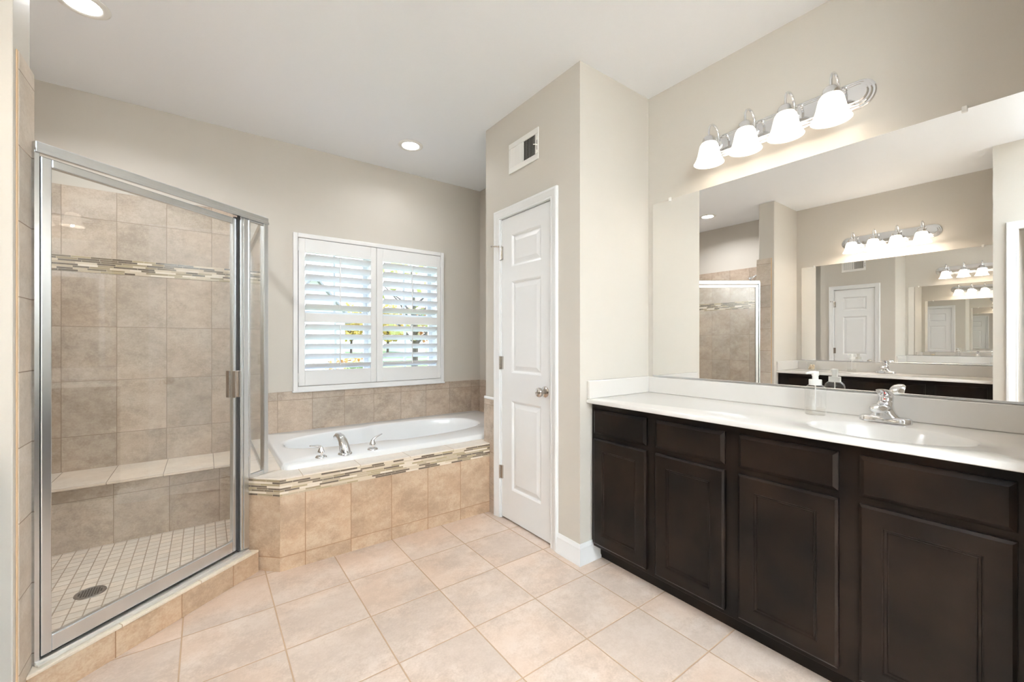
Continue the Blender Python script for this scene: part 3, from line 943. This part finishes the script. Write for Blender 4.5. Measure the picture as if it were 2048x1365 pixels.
for x0, x1, a0, a1 in ((0.582, 1.186, 0.628, 1.138), (1.189, 1.793, 1.243, 1.757)):
    z0, z1 = FZ0 + 0.038, FZ1 - 0.038
    yp0, yp1 = YF + 0.004, YF + 0.031
    g = G()
    g.box(x0, a0, yp0, yp1, z0, z1, 0.003).box(a1, x1, yp0, yp1, z0, z1, 0.003)
    g.box(a0, a1, yp0, yp1, z0, 0.985, 0.002).box(a0, a1, yp0, yp1, 1.910, z1, 0.002).box(a0, a1, yp0, yp1, 1.366, 1.436, 0.002)
    pn = finish('shutter_panel', g, SHUTTER, shut, weld=False)
    yc = (yp0 + yp1) / 2
    tilt = R(31)
    def louver_mesh():
        q = G()
        ls = []
        for x in (a0 + 0.002, a1 - 0.002):
            l = []
            for k in range(16):
                a = 2 * PI * k / 16
                u, w = 0.043 * math.cos(a), 0.0055 * math.sin(a)
                # room-side edge is raised
                yy = u * math.cos(tilt) + w * math.sin(tilt)
                zz = -u * math.sin(tilt) + w * math.cos(tilt)
                l.append((x, yc + yy, zz))
            ls.append(l)
        return q.loops(ls)
    first = None
    for base, n in ((1.366 - 0.040, 5), (1.910 - 0.038, 6)):
        for i in range(n):
            zc = base - i * PITCH
            if first is None:
                q = louver_mesh()
                for v in q.bm.verts:
                    v.co.z += zc
                first = finish('louver', q, SHUTTER, pn, origin=((a0 + a1) / 2, yc, zc), smooth=True, angle=60)
                fz = zc
            else:
                c = first.copy()
                COL.objects.link(c)
                c.parent = pn
                c.location = first.location + Vector((0, 0, zc - fz))
    xm = (a0 + a1) / 2
    for r0, r1 in ((1.020, 1.357), (1.476, 1.893)):
        g = G().box(xm - 0.0045, xm + 0.0045, YF - 0.029, YF - 0.019, r0, r1, 0.002)
        finish('tilt_rod', g, SHUTTER, pn)
    hx = x0 - 0.001 if x0 < 1 else x1 + 0.001
    for hz in (0.93, 1.95):
        finish('shutter_hinge', G().lathe([(0.004, 0), (0.004, 0.07)], (hx, YF - 0.001, hz - 0.035), 'Z', 10), SHUTTER, pn, smooth=True)

# ------------------------------------------------------------------ air vent
vent = thing('air_vent', (CX, 2.097, 2.327), 'white rectangular air vent register high on the closet wall', 'air vent')
VY0, VY1, VZ0, VZ1 = 1.944, 2.249, 2.327, 2.523
g = G()
def vplate(y0, y1, z0, z1):
    g.box(CX - 0.008, CX - 0.0005, y0, y1, z0, z1, 0.002, 1)
vplate(VY0, VY1, VZ0, VZ0 + 0.036); vplate(VY0, VY1, VZ1 - 0.036, VZ1)
vplate(VY0, VY0 + 0.030, VZ0 + 0.036, VZ1 - 0.036); vplate(VY1 - 0.024, VY1, VZ0 + 0.036, VZ1 - 0.036); vplate(2.092, 2.104, VZ0 + 0.036, VZ1 - 0.036)
finish('vent_frame', g, VENT_WHITE, vent, weld=False)
finish('duct_backing', G().box(CX - 0.0018, CX - 0.0006, VY0 + 0.02, VY1 - 0.015, VZ0 + 0.03, VZ1 - 0.03), VENT_DARK, vent)
for y0, y1, ang in ((1.976, 2.090, 1), (2.106, 2.223, -1)):
    g = G()
    n = 9
    for k in range(n):
        yc = y0 + (y1 - y0) * (k + 0.5) / n
        d = 0.0042
        w = 0.0062
        # thin vertical blade, turned
        q = [(CX - 0.0085, yc - ang * d), (CX - 0.0085, yc - ang * d + 0.0014), (CX - 0.002, yc + ang * d + 0.0014), (CX - 0.002, yc + ang * d)]
        g.prism(q, VZ0 + 0.034, VZ1 - 0.034)
    finish('vent_slats', g, VENT_WHITE, vent, weld=False)
g = G().box(CX - 0.0085, CX - 0.008, 1.953, 1.957, 2.385, 2.445)
finish('lever_slot', g, VENT_DARK, vent)
finish('vent_lever', G().tube([(CX - 0.008, 1.955, 2.415), (CX - 0.020, 1.957, 2.415), (CX - 0.024, 1.970, 2.418)], 0.003, 8), VENT_WHITE, vent, smooth=True)

# ------------------------------------------------------------------ recessed ceiling lights
def recessed(x, y, label, watt=CEILING_LAMP_W):
    t = thing('recessed_light', (x, y, H), label, 'ceiling light', 'recessed ceiling lights')
    finish('trim_ring', G().lathe([(0.062, -0.0005), (0.094, -0.0005), (0.094, -0.004), (0.088, -0.008), (0.070, -0.009), (0.064, -0.006)], (x, y, H), 'Z', 48, False, False), VENT_WHITE, t, smooth=True)
    finish('lamp_lens', G().lathe([(0.0, -0.005), (0.060, -0.005), (0.068, -0.0035), (0.068, -0.001), (0.0, -0.001)], (x, y, H), 'Z', 40), emit('lit_lamp_lens', (1.0, 0.97, 0.92), 12.0), t)
    d = bpy.data.lights.new('recessed_lamp', 'AREA')
    d.shape = 'DISK'; d.size = 0.12
    d.energy = watt; d.color = LAMP_NEUTRAL; d.spread = R(150)
    o = bpy.data.objects.new('recessed_lamp', d)
    o.location = (0, 0, -0.012)
    o.parent = t
    COL.objects.link(o)
recessed(1.288, 3.075, 'recessed ceiling light over the bathtub', 1.6)
recessed(-0.445, 2.665, 'recessed ceiling light over the glass shower', 8.0)

# ------------------------------------------------------------------ vanities (built against either side wall)
def frame_right(d, u, z): return (XV - d, u, z)
def frame_left(d, u, z): return (XL + d, u, z)

CT = 0.895          # counter top
def vanity_cabinet(xf, u0, u1, drawers, doors, label):
    base = xf(0.27, (u0 + u1) / 2, 0.0)
    t = thing('vanity_cabinet', base, label, 'cabinet')
    FD = 0.515      # face frame depth from the wall
    g = G(xf)
    g.box(FD - 0.020, FD, u0, u1, 0.080, 0.8715, 0.001, 1)
    g.box(0.002, FD - 0.020, u0, u0 + 0.016, 0.080, 0.8715).box(0.002, FD - 0.020, u1 - 0.016, u1, 0.080, 0.8715)
    g.box(0.002, FD - 0.020, u0 + 0.016, u1 - 0.016, 0.080, 0.096)
    finish('cabinet_body', g, WOOD, t, weld=False)
    finish('toe_kick', G(xf).box(0.002, 0.458, u0, u1, 0.0005, 0.080), WOOD, t)
    for a0, a1, z0, z1 in drawers:
        finish('drawer_front', G(xf).panel(lambda a, b, d: (FD + 0.019 + d, a, b), a0, a1, z0, z1, [], [], 0.0188, 0.014, 0.010), WOOD, t)
    for a0, a1, z0, z1 in doors:
        w = 0.058
        finish('cabinet_door', G(xf).panel(lambda a, b, d: (FD + 0.019 + d, a, b), a0, a1, z0, z1, [(a0 + w, a1 - w, z0 + w, z1 - w)],
               [(0.003, -0.001), (0.005, -0.005), (0.011, -0.006), (0.013, -0.010), (0.016, -0.0105)], 0.0188, 0.008, 0.006), WOOD, t)
    return t

def sink_top(xf, u0, u1, sc, side_hi, label, fdepth=0.56):
    """one-piece counter with oval bowl, back splash and one side splash"""
    base = xf(0.28, (u0 + u1) / 2, 0.872)
    t = thing('sink_countertop', base, label, 'countertop')
    cd, a, b = 0.315, 0.225, 0.165
    N = 96
    D0, D1 = 0.001, fdepth
    def ang_pts():
        A = [2 * PI * k / N for k in range(N)]
        for d, u in ((D0, u0), (D0, u1), (D1, u0), (D1, u1)):
            A.append(math.atan2(d - cd, u - sc) % (2 * PI))
        return sorted(A)
    A = ang_pts()
    def rect(in_, z):
        l = []
        for t_ in A:
            c, s = math.cos(t_), math.sin(t_)
            k = 1e9
            if abs(c) > 1e-9: k = min(k, ((u1 - sc) / c) if c > 0 else ((u0 - sc) / c))
            if abs(s) > 1e-9: k = min(k, ((D1 - in_ - cd) / s) if s > 0 else ((D0 - cd) / s))
            l.append((cd + k * s, sc + k * c, z))
        return l
    def oval(k, z, off=0.0):
        return [(cd + off + (b * k) * math.sin(t_), sc + (a * k) * math.cos(t_), z) for t_ in A]
    g = G(xf)
    ls = [rect(0.003, 0.8722), rect(0.0, 0.8745), rect(0.0, CT - 0.007), rect(0.003, CT - 0.002), rect(0.008, CT)]
    ls += [oval(1.20, CT), oval(1.17, CT - 0.0025), oval(1.03, CT - 0.004), oval(1.0, CT - 0.008), oval(0.965, CT - 0.022), oval(0.90, CT - 0.055), oval(0.80, CT - 0.088), oval(0.62, CT - 0.112), oval(0.36, CT - 0.125, -0.01), oval(0.14, CT - 0.129, -0.02)]
    g.loops(ls, cap0=False, cap1=True)
    finish('counter_slab', g, MARBLE, t, smooth=True, angle=35)
    g = G(xf).box(0.0005, 0.020, u0, u1, CT + 0.0003, 0.993, 0.004, 2)
    finish('back_splash', g, MARBLE, t)
    e0, e1 = (u1 - 0.019, u1) if side_hi else (u0, u0 + 0.019)
    finish('side_splash', G(xf).box(0.020, fdepth - 0.004, e0, e1, CT + 0.0003, 0.995, 0.004, 2), MARBLE, t)
    dr = finish('sink_drain', G(xf).lathe([(0.0, 0.0), (0.024, 0.0), (0.022, 0.004), (0.016, 0.004), (0.014, 0.009), (0.0, 0.010)], (cd - 0.02, sc, CT - 0.1295), 'Z', 24), CHROME, t, smooth=True)
    return t

def basin_faucet(xf, uc, label):
    """centre-set single lever faucet"""
    dc = 0.100
    t = thing('basin_faucet', xf(dc, uc, CT), label, 'faucet')
    g = G(xf)
    def stad(hl, r, z, k=1.0):
        pts = []
        for i in range(40):
            a = 2 * PI * i / 40
            pts.append((dc + r * math.cos(a), uc + math.copysign(max(hl - r, 0), math.sin(a)) * (1 if abs(math.sin(a)) > 1e-6 else 0) + r * math.sin(a), z))
        return pts
    g.loops([stad(0.080, 0.028, CT + 0.0002), stad(0.080, 0.028, CT + 0.016), stad(0.077, 0.026, CT + 0.020), stad(0.072, 0.023, CT + 0.022)])
    finish('base_plate', g, CHROME, t, smooth=True, angle=35)
    g = G(xf)
    def sec(z, rd, ru, off, e=2.4, n=32):
        l = []
        for i in range(n):
            a = 2 * PI * i / n
            c, s = math.cos(a), math.sin(a)
            l.append((dc + off + rd * math.copysign(abs(c) ** (2 / e), c), uc + ru * math.copysign(abs(s) ** (2 / e), s), CT + z))
        return l
    g.loops([sec(0.018, 0.026, 0.055, 0), sec(0.026, 0.0255, 0.043, 0.001), sec(0.038, 0.025, 0.034, 0.002), sec(0.052, 0.0245, 0.028, 0.002), sec(0.066, 0.024, 0.0255, 0), sec(0.078, 0.023, 0.024, -0.002), sec(0.084, 0.019, 0.020, -0.003)])
    finish('faucet_body', g, CHROME, t, smooth=True, angle=50)
    g = G(xf)
    g.tube([(dc + 0.000, uc, CT + 0.054), (dc + 0.040, uc, CT + 0.060), (dc + 0.072, uc, CT + 0.062), (dc + 0.098, uc, CT + 0.060), (dc + 0.112, uc, CT + 0.054)], [0.023, 0.0225, 0.026, 0.0265, 0.017], 24, [0.8, 0.75, 0.68, 0.62, 0.5])
    sp = finish('spout', g, CHROME, t, smooth=True, angle=60)
    finish('aerator', G(xf).lathe([(0.0, 0), (0.011, 0), (0.012, 0.004), (0.012, 0.016), (0.0, 0.016)], (dc + 0.096, uc, CT + 0.034), 'Z', 20), CHROME, sp, smooth=True)
    g = G(xf)
    # lever: hub, then a curved blade that rises and leans over the spout
    g.tube([(dc - 0.012, uc, CT + 0.074), (dc - 0.014, uc, CT + 0.096), (dc - 0.006, uc, CT + 0.110), (dc + 0.014, uc, CT + 0.120), (dc + 0.040, uc, CT + 0.127), (dc + 0.062, uc, CT + 0.131)],
           [0.023, 0.024, 0.0245, 0.0235, 0.020, 0.011], 24, [0.95, 0.85, 0.62, 0.38, 0.25, 0.22])
    lv = finish('lever', g, CHROME, t, smooth=True, angle=60)
    finish('temperature_dot', G(xf).sphere((dc + 0.0045, uc, CT + 0.090), 0.0035, 10), RED, lv, smooth=True)['label'] = 'small red hot-water dot'
    finish('screw_cap', G(xf).lathe([(0.0, 0), (0.0055, 0), (0.005, 0.002), (0.0, 0.002)], (dc + 0.0255, uc, CT + 0.030), (1, 0, 0), 16), CHROME, t, smooth=True)
    return t

def soap_bottle(xf, d, u, label):
    t = thing('soap_dispenser', xf(d, u, CT), label, 'soap dispenser', 'soap dispensers')
    r = 0.039
    g = G(xf).lathe([(0.0, 0.001), (r - 0.003, 0.001), (r, 0.004), (r, 0.108), (r - 0.003, 0.118), (r - 0.012, 0.127), (0.021, 0.131), (0.019, 0.136)], (d, u, CT), 'Z', 36, True, False)
    finish('bottle', g, BGLASS, t, smooth=True, angle=50)
    finish('liquid_soap', G(xf).lathe([(0.0, 0.0025), (r - 0.004, 0.0025), (r - 0.0025, 0.005), (r - 0.0025, 0.030), (0.0, 0.030)], (d, u, CT), 'Z', 32), LIQUID, t, smooth=True)
    g = G(xf).lathe([(0.0, 0.128), (0.0235, 0.128), (0.0235, 0.151), (0.0225, 0.152), (0.0115, 0.152), (0.0110, 0.166), (0.0115, 0.170), (0.0, 0.170)], (d, u, CT), 'Z', 28)
    cap = finish('pump_collar', g, WHITE_PLASTIC, t, smooth=True, angle=40)
    g = G(xf).lathe([(0.0, 0.168), (0.013, 0.168), (0.0135, 0.182), (0.012, 0.187), (0.0, 0.188)], (d, u, CT), 'Z', 24)
    g.tube([(d, u, CT + 0.181), (d + 0.018, u + 0.012, CT + 0.182), (d + 0.034, u + 0.022, CT + 0.179)], [0.008, 0.0065, 0.005], 12)
    finish('pump_head', g, WHITE_PLASTIC, cap, smooth=True, angle=40)
    finish('dip_tube', G(xf).tube([(d, u, CT + 0.02), (d, u, CT + 0.13)], 0.0022, 8), WHITE_PLASTIC, t, smooth=True)
    return t

def wall_mirror(xf, u0, u1, clips, label):
    t = thing('wall_mirror', xf(0.0, (u0 + u1) / 2, 0.998), label, 'mirror')
    z0, z1 = 1.000, 2.064
    finish('mirror_glass', G(xf).box(0.0008, 0.0060, u0, u1, z0, z1), MIRROR, t)
    finish('bottom_channel', G(xf).box(0.0004, 0.0085, u0, u1, 0.9945, 1.0035, 0.001, 1), CHROME_S, t)
    for c in clips:
        finish('mirror_clip', G(xf).box(0.0006, 0.011, c - 0.008, c + 0.008, z1 - 0.012, z1 + 0.012, 0.003, 2), plain('clear_plastic_clip', (0.86, 0.85, 0.82), 0.15), t)
    return t

SHADE_M = None
def shade_mat(strength=1.0):
    t = NT('frosted_glass_shade_lit')
    tc = t.add('ShaderNodeTexCoord')
    sp = t.add('ShaderNodeSeparateXYZ')
    t.b.inputs['Base Color'].default_value = (0.92, 0.90, 0.86, 1)
    t.b.inputs['Roughness'].default_value = 0.35
    lp = t.noise(tc.outputs['Object'], 25.0, 2.0)
    t.lk(t.mix(lp, (1.0, 0.87, 0.72), (1.0, 0.89, 0.75)), t.b.inputs['Emission Color'])
    t.b.inputs['Emission Strength'].default_value = strength
    return t.m
SHADE = shade_mat(0.72)
BULB = emit('glowing_bulb', (1.0, 0.90, 0.76), 3.0)

def vanity_light(xf, uc, us, label, watt, shade):
    zc = 2.266
    t = thing('vanity_light', xf(0.0, uc, zc), label, 'vanity light')
    # stepped back plate with rounded ends
    g = G(xf)
    def stad(hl, r, d):
        pts = []
        n = 48
        for i in range(n):
            a = 2 * PI * i / n
            s, c = math.sin(a), math.cos(a)
            uu = (hl - r) * (1 if c > 1e-6 else -1 if c < -1e-6 else 0) + r * c
            pts.append((d, uc + uu, zc + r * s))
        return pts
    g.loops([stad(0.383, 0.062, 0.0005), stad(0.383, 0.062, 0.006), stad(0.379, 0.058, 0.009), stad(0.372, 0.051, 0.0095), stad(0.371, 0.050, 0.014), stad(0.367, 0.046, 0.017),
             stad(0.360, 0.039, 0.0175), stad(0.359, 0.038, 0.022), stad(0.355, 0.034, 0.025), stad(0.345, 0.028, 0.0255)])
    finish('back_plate', g, CHROME, t, smooth=True, angle=25)
    for u in us:
        dsh = 0.128
        zt = 2.252       # top of the shade
        g = G(xf)
        g.lathe([(0.0, 0), (0.020, 0), (0.019, 0.006), (0.011, 0.010), (0.0, 0.010)], (0.0255, u, zc), (1, 0, 0), 24)
        pts = [(0.030, u, zc)]
        ap = []
        for k in range(13):
            a = PI * k / 12
            ap.append((0.079 - 0.049 * math.cos(a), u, 2.312 + 0.047 * math.sin(a)))
        pts = [(0.030, u, zc), (0.030, u, zc + 0.02)] + ap + [(dsh, u, 2.30), (dsh, u, 2.28)]
        g.tube(pts, 0.0058, 12)
        arm = finish('lamp_arm', g, CHROME, t, smooth=True, angle=50)
        finish('shade_cap', G(xf).lathe([(0.0, 0.038), (0.009, 0.038), (0.020, 0.033), (0.029, 0.024), (0.033, 0.012), (0.034, -0.004), (0.030, -0.006), (0.0, -0.006)], (dsh, u, zt), 'Z', 32), CHROME, arm, smooth=True, angle=40)
        prof = [(0.028, 0.0), (0.036, -0.003), (0.044, -0.016), (0.049, -0.038), (0.054, -0.062), (0.061, -0.085), (0.070, -0.102), (0.0735, -0.108),
                (0.0715, -0.108), (0.067, -0.101), (0.058, -0.084), (0.051, -0.062), (0.046, -0.038), (0.041, -0.018), (0.033, -0.006), (0.026, -0.003)]
        g = G(xf).lathe(prof + [prof[0]], (dsh, u, zt), 'Z', 40, False, False)
        sh_ = finish('glass_shade', g, shade, t, smooth=True, angle=60)
        finish('bulb', G(xf).lathe([(0.0, -0.092), (0.012, -0.089), (0.022, -0.080), (0.027, -0.066), (0.025, -0.050), (0.016, -0.034), (0.013, -0.015), (0.0, -0.015)], (dsh, u, zt), 'Z', 24), BULB, sh_, smooth=True)
        d = bpy.data.lights.new('vanity_bulb', 'POINT')
        d.energy = watt; d.color = LAMP_WARM; d.shadow_soft_size = 0.010
        o = bpy.data.objects.new('vanity_bulb', d)
        p = Vector(xf(dsh, u, zt - 0.104)) - Vector(WORLD[t.name])
        o.location = p
        o.parent = t
        COL.objects.link(o)
    return t

# main vanity on the right wall
cols = [(1.238, 1.577), (0.860, 1.189), (0.477, 0.805), (0.091, 0.421)]
vanity_cabinet(frame_right, 0.061, 1.599, [(a, b, 0.704, 0.838) for a, b in cols], [(a, b, 0.102, 0.680) for a, b in cols], 'dark espresso wood vanity cabinet with four doors under the white counter')
sink_top(frame_right, 0.0605, 1.5995, 0.405, True, 'white one-piece counter with oval sink on the dark main vanity')
basin_faucet(frame_right, 0.445, 'chrome single lever faucet at the oval sink of the main vanity')
soap_bottle(frame_right, 0.128, 0.668, 'clear soap pump bottle beside the chrome faucet on the main counter')
wall_mirror(frame_right, 0.062, 1.564, (1.444, 0.242), 'long frameless mirror on the wall above the main vanity')
vanity_light(frame_right, 0.873, (0.612, 0.783, 0.958, 1.140), 'four-shade chrome vanity light above the long main mirror', VANITY_BULB_W, SHADE)

# second vanity on the left wall, seen in the mirror
lcols = [(0.778, 1.838), (0.420, 0.722)]
ldoors = [(1.330, 1.838), (0.778, 1.285), (0.420, 0.722)]
vanity_cabinet(frame_left, 0.386, 1.939, [(a, b, 0.704, 0.838) for a, b in lcols], [(a, b, 0.102, 0.680) for a, b in ldoors], 'dark espresso wood vanity reflected in the long mirror')
sink_top(frame_left, 0.3855, 1.9395, 1.125, True, 'white counter of the second vanity, reflected in the long mirror')
basin_faucet(frame_left, 1.130, 'chrome faucet on the second counter, reflected in the long mirror')
soap_bottle(frame_left, 0.120, 1.395, 'clear soap pump bottle on the second counter, reflected in the mirror')
wall_mirror(frame_left, 0.387, 1.890, (1.765, 0.490), 'frameless mirror on the opposite wall, reflected in the long mirror')
vanity_light(frame_left, 1.127, (0.866, 1.046, 1.220, 1.395), 'four-shade chrome vanity light reflected in the long mirror', 7.0 * VANITY_BULB_W, shade_mat(3.2))

# glass jar of shells on the second counter
jd, ju = 0.105, 1.760
jar = thing('glass_jar', frame_left(jd, ju, CT), 'scalloped clear glass jar of shells on the second counter, reflected in the mirror', 'jar')
g = G(frame_left)
ls = []
for r, z in ((0.001, 0.001), (0.040, 0.001), (0.043, 0.006), (0.044, 0.060), (0.040, 0.080), (0.046, 0.096), (0.056, 0.108)):
    l = []
    for k in range(48):
        a = 2 * PI * k / 48
        rr = r * (1 + (0.06 * math.cos(a * 8) if z > 0.09 else 0))
        l.append((jd + rr * math.cos(a), ju + rr * math.sin(a), CT + z))
    ls.append(l)
g.loops(ls, True, False)
finish('jar_body', g, BGLASS, jar, smooth=True, angle=60)
random.seed(4)
shell_first = None
for k in range(12):
    lay = k // 4
    a = k * 1.7
    rr = 0.021 if k % 4 else 0.004
    p = (jd + rr * math.cos(a), ju + rr * math.sin(a), CT + 0.014 + lay * 0.017)
    g = G()
    pr = []
    q = Vector(frame_left(*p))
    if shell_first is None:
        ls = []
        for i in range(7):
            s = i / 6
            r = 0.0115 * math.sin(PI * min(1, 0.12 + s * 0.88)) + 0.0008
            ls.append([q + Vector((r * math.cos(2 * PI * j / 14) * (1 + 0.12 * math.cos(j * PI)), r * math.sin(2 * PI * j / 14), -0.009 + 0.020 * s)) for j in range(14)])
        g.loops(ls)
        shell_first = finish('seashell', g, SHELL, origin=q, smooth=True, angle=60)
        o = shell_first
    else:
        o = shell_first.copy()
        COL.objects.link(o)
        o.location = q
    o.rotation_euler = (random.uniform(0.6, 2.2), random.uniform(-0.5, 0.5), random.uniform(0, 6))
    tag(o, 'cream seashell inside the clear glass jar on the second counter', 'seashell', 'seashells in the glass jar')

# ------------------------------------------------------------------ outdoors beyond the window
GZ = -0.35
def leafmat(name, c, k=0.35):
    return plain(name, c, 0.7, noise=k, nscale=3.0)
LAWN = NT('mown_grass')
tc_ = LAWN.add('ShaderNodeTexCoord').outputs['Object']
LAWN.lk(LAWN.ramp(LAWN.noise(tc_, 0.5, 6.0), [(0.35, (0.11, 0.17, 0.04)), (0.65, (0.25, 0.32, 0.09))]), LAWN.b.inputs['Base Color'])
LAWN.b.inputs['Roughness'].default_value = 0.9
struct('ground', G().box(-60, 90, -40, 95, GZ - 0.3, GZ), LAWN.m, 'green lawn outside the window', 'lawn')
struct('road', G().box(-60, 90, 33, 38, GZ + 0.001, GZ + 0.03), plain('pale_asphalt', (0.38, 0.37, 0.36), 0.9), 'pale street beyond the lawn', 'road')

def ray_at(px, py, Y):
    th = R(36.4266)
    u = (px - 1024) / 832.0
    d = Vector((math.sin(th) + u * math.cos(th), math.cos(th) - u * math.sin(th), -(py - 684) / 832.0))
    return d * (Y / d.y) + Vector((0, 0, 1.21))

SIDING = plain('white_siding', (0.80, 0.80, 0.79), 0.6)
ROOF = plain('grey_shingles', (0.30, 0.28, 0.27), 0.9, noise=0.2, nscale=8)
def house(px0, px1, Y, eave, ridge, depth, label):
    a, b = ray_at(px0, 684, Y), ray_at(px1, 684, Y)
    x0, x1 = a.x, b.x
    t = thing('house', ((x0 + x1) / 2, Y + depth / 2, GZ), label, 'house', 'houses across the street')
    xm = (x0 + x1) / 2
    g = G()
    pts = [(x0, eave), (xm, ridge), (x1, eave), (x1, GZ), (x0, GZ)]
    g.loops([[(x, Y, z) for x, z in pts], [(x, Y + depth, z) for x, z in pts]])
    finish('house_walls', g, SIDING, t)
    g = G()
    th_ = 0.15
    for s, xa in ((-1, x0), (1, x1)):
        ov = 0.4
        dx = (xa - xm)
        ex = xa + s * ov
        ez = eave - (ridge - eave) / abs(dx) * ov
        q = [(xm, ridge + 0.02), (ex, ez + 0.02), (ex, ez + 0.02 + th_), (xm, ridge + 0.02 + th_)]
        g.loops([[(x, Y - 0.35, z) for x, z in q], [(x, Y + depth + 0.35, z) for x, z in q]])
    finish('roof', g, ROOF, t, weld=False)
    for wx in (xm - (x1 - x0) * 0.25, xm + (x1 - x0) * 0.22):
        f_ = finish('house_window', G().box(wx - 0.6, wx + 0.6, Y - 0.06, Y - 0.005, GZ + 0.9, GZ + 2.3), TRIM, t)
        finish('pane', G().box(wx - 0.5, wx + 0.5, Y - 0.075, Y - 0.06, GZ + 1.0, GZ + 2.2), plain('pale_window_blind', (0.55, 0.57, 0.60), 0.3), f_)
house(560, 690, 24.0, 2.7, 4.6, 9.0, 'white gabled house seen through the left shutter')
house(715, 752, 62.0, 2.8, 5.5, 9.0, 'small pale gabled house far beyond the street')
house(815, 850, 58.0, 2.8, 5.0, 9.0, 'pale gabled house at the right, behind the shutters')

BARK = plain('grey_brown_bark', (0.10, 0.075, 0.055), 0.9, noise=0.3, nscale=12)
def tree(px, Y, h, r, col, n, label, dens=1.0, name='tree', bare=0.0):
    base = ray_at(px, 684, Y)
    x, y = base.x, base.y
    rnd = random.Random(int(px * 7 + Y))
    t = thing(name, (x, y, GZ), label, 'tree' if name == 'tree' else 'shrub', 'trees outside the window' if name == 'tree' else 'shrubs outside the window')
    g = G()
    tips = []
    if name == 'tree':
        g.tube([(x, y, GZ - 0.05), (x + 0.05, y, GZ + h * 0.3), (x, y + 0.05, GZ + h * 0.62)], [h * 0.026, h * 0.020, h * 0.011], 10)
        for k in range(9):
            a = k * 2.4
            z0 = GZ + h * (0.26 + 0.035 * k)
            L = r * rnd.uniform(0.7, 1.0)
            p0 = Vector((x, y, z0)); p2 = p0 + Vector((math.cos(a) * L, math.sin(a) * L, h * rnd.uniform(0.15, 0.3)))
            pm = p0.lerp(p2, 0.5) + Vector((0, 0, h * 0.03))
            g.tube([p0, pm, p2], [h * 0.010, h * 0.006, h * 0.003], 6)
            tips += [p2, pm]
        finish('trunk', g, BARK, t, smooth=True)
    f = G()
    for i in range(n):
        while True:
            p = Vector((rnd.uniform(-1, 1), rnd.uniform(-1, 1), rnd.uniform(-1, 1)))
            if p.length < 1 and p.length > 0.35:
                break
        if name == 'tree':
            c = Vector((x + p.x * r, y + p.y * r, GZ + h * 0.63 + p.z * h * 0.36))
        else:
            c = Vector((x + p.x * r, y + p.y * r * 0.7, GZ + max(0.05, h * 0.5 + p.z * h * 0.5)))
        s = rnd.uniform(0.10, 0.24) * (h / 5.0) ** 0.5 * dens
        q = Quaternion(Vector((rnd.uniform(-1, 1), rnd.uniform(-1, 1), rnd.uniform(-1, 1))).normalized(), rnd.uniform(0, 6))
        f.face([f.v(c + q @ Vector(v)) for v in ((-s, -s * 0.6, 0), (s, -s * 0.6, s * 0.2), (s * 1.2, s * 0.6, 0), (-s, s * 0.6, s * 0.25))])
    finish('foliage', f, leafmat('foliage_' + name, col), t, weld=False)
YEL, GRN, ORG = (0.62, 0.46, 0.10), (0.22, 0.30, 0.07), (0.58, 0.30, 0.10)
tree(828, 14.0, 5.2, 1.6, (0.50, 0.46, 0.16), 130, 'thin half-bare tree on the lawn at the right of the window', 0.7)
tree(775, 43.0, 5.6, 2.3, YEL, 900, 'yellow autumn tree across the street, left of the half-bare tree')
tree(868, 37.0, 5.2, 2.3, ORG, 800, 'orange autumn tree across the street, behind the half-bare tree')
tree(702, 50.0, 6.0, 2.4, YEL, 800, 'yellow autumn tree beside the white gabled house')
tree(905, 30.0, 6.0, 2.6, GRN, 700, 'green leafy tree at the far right of the window')
tree(705, 20.5, 0.85, 1.3, (0.60, 0.30, 0.08), 260, 'low orange shrub on the lawn by the white house', 1.0, 'shrub')
tree(726, 16.5, 0.7, 0.8, (0.24, 0.32, 0.08), 260, 'low green shrub on the lawn by the street', 1.0, 'shrub')
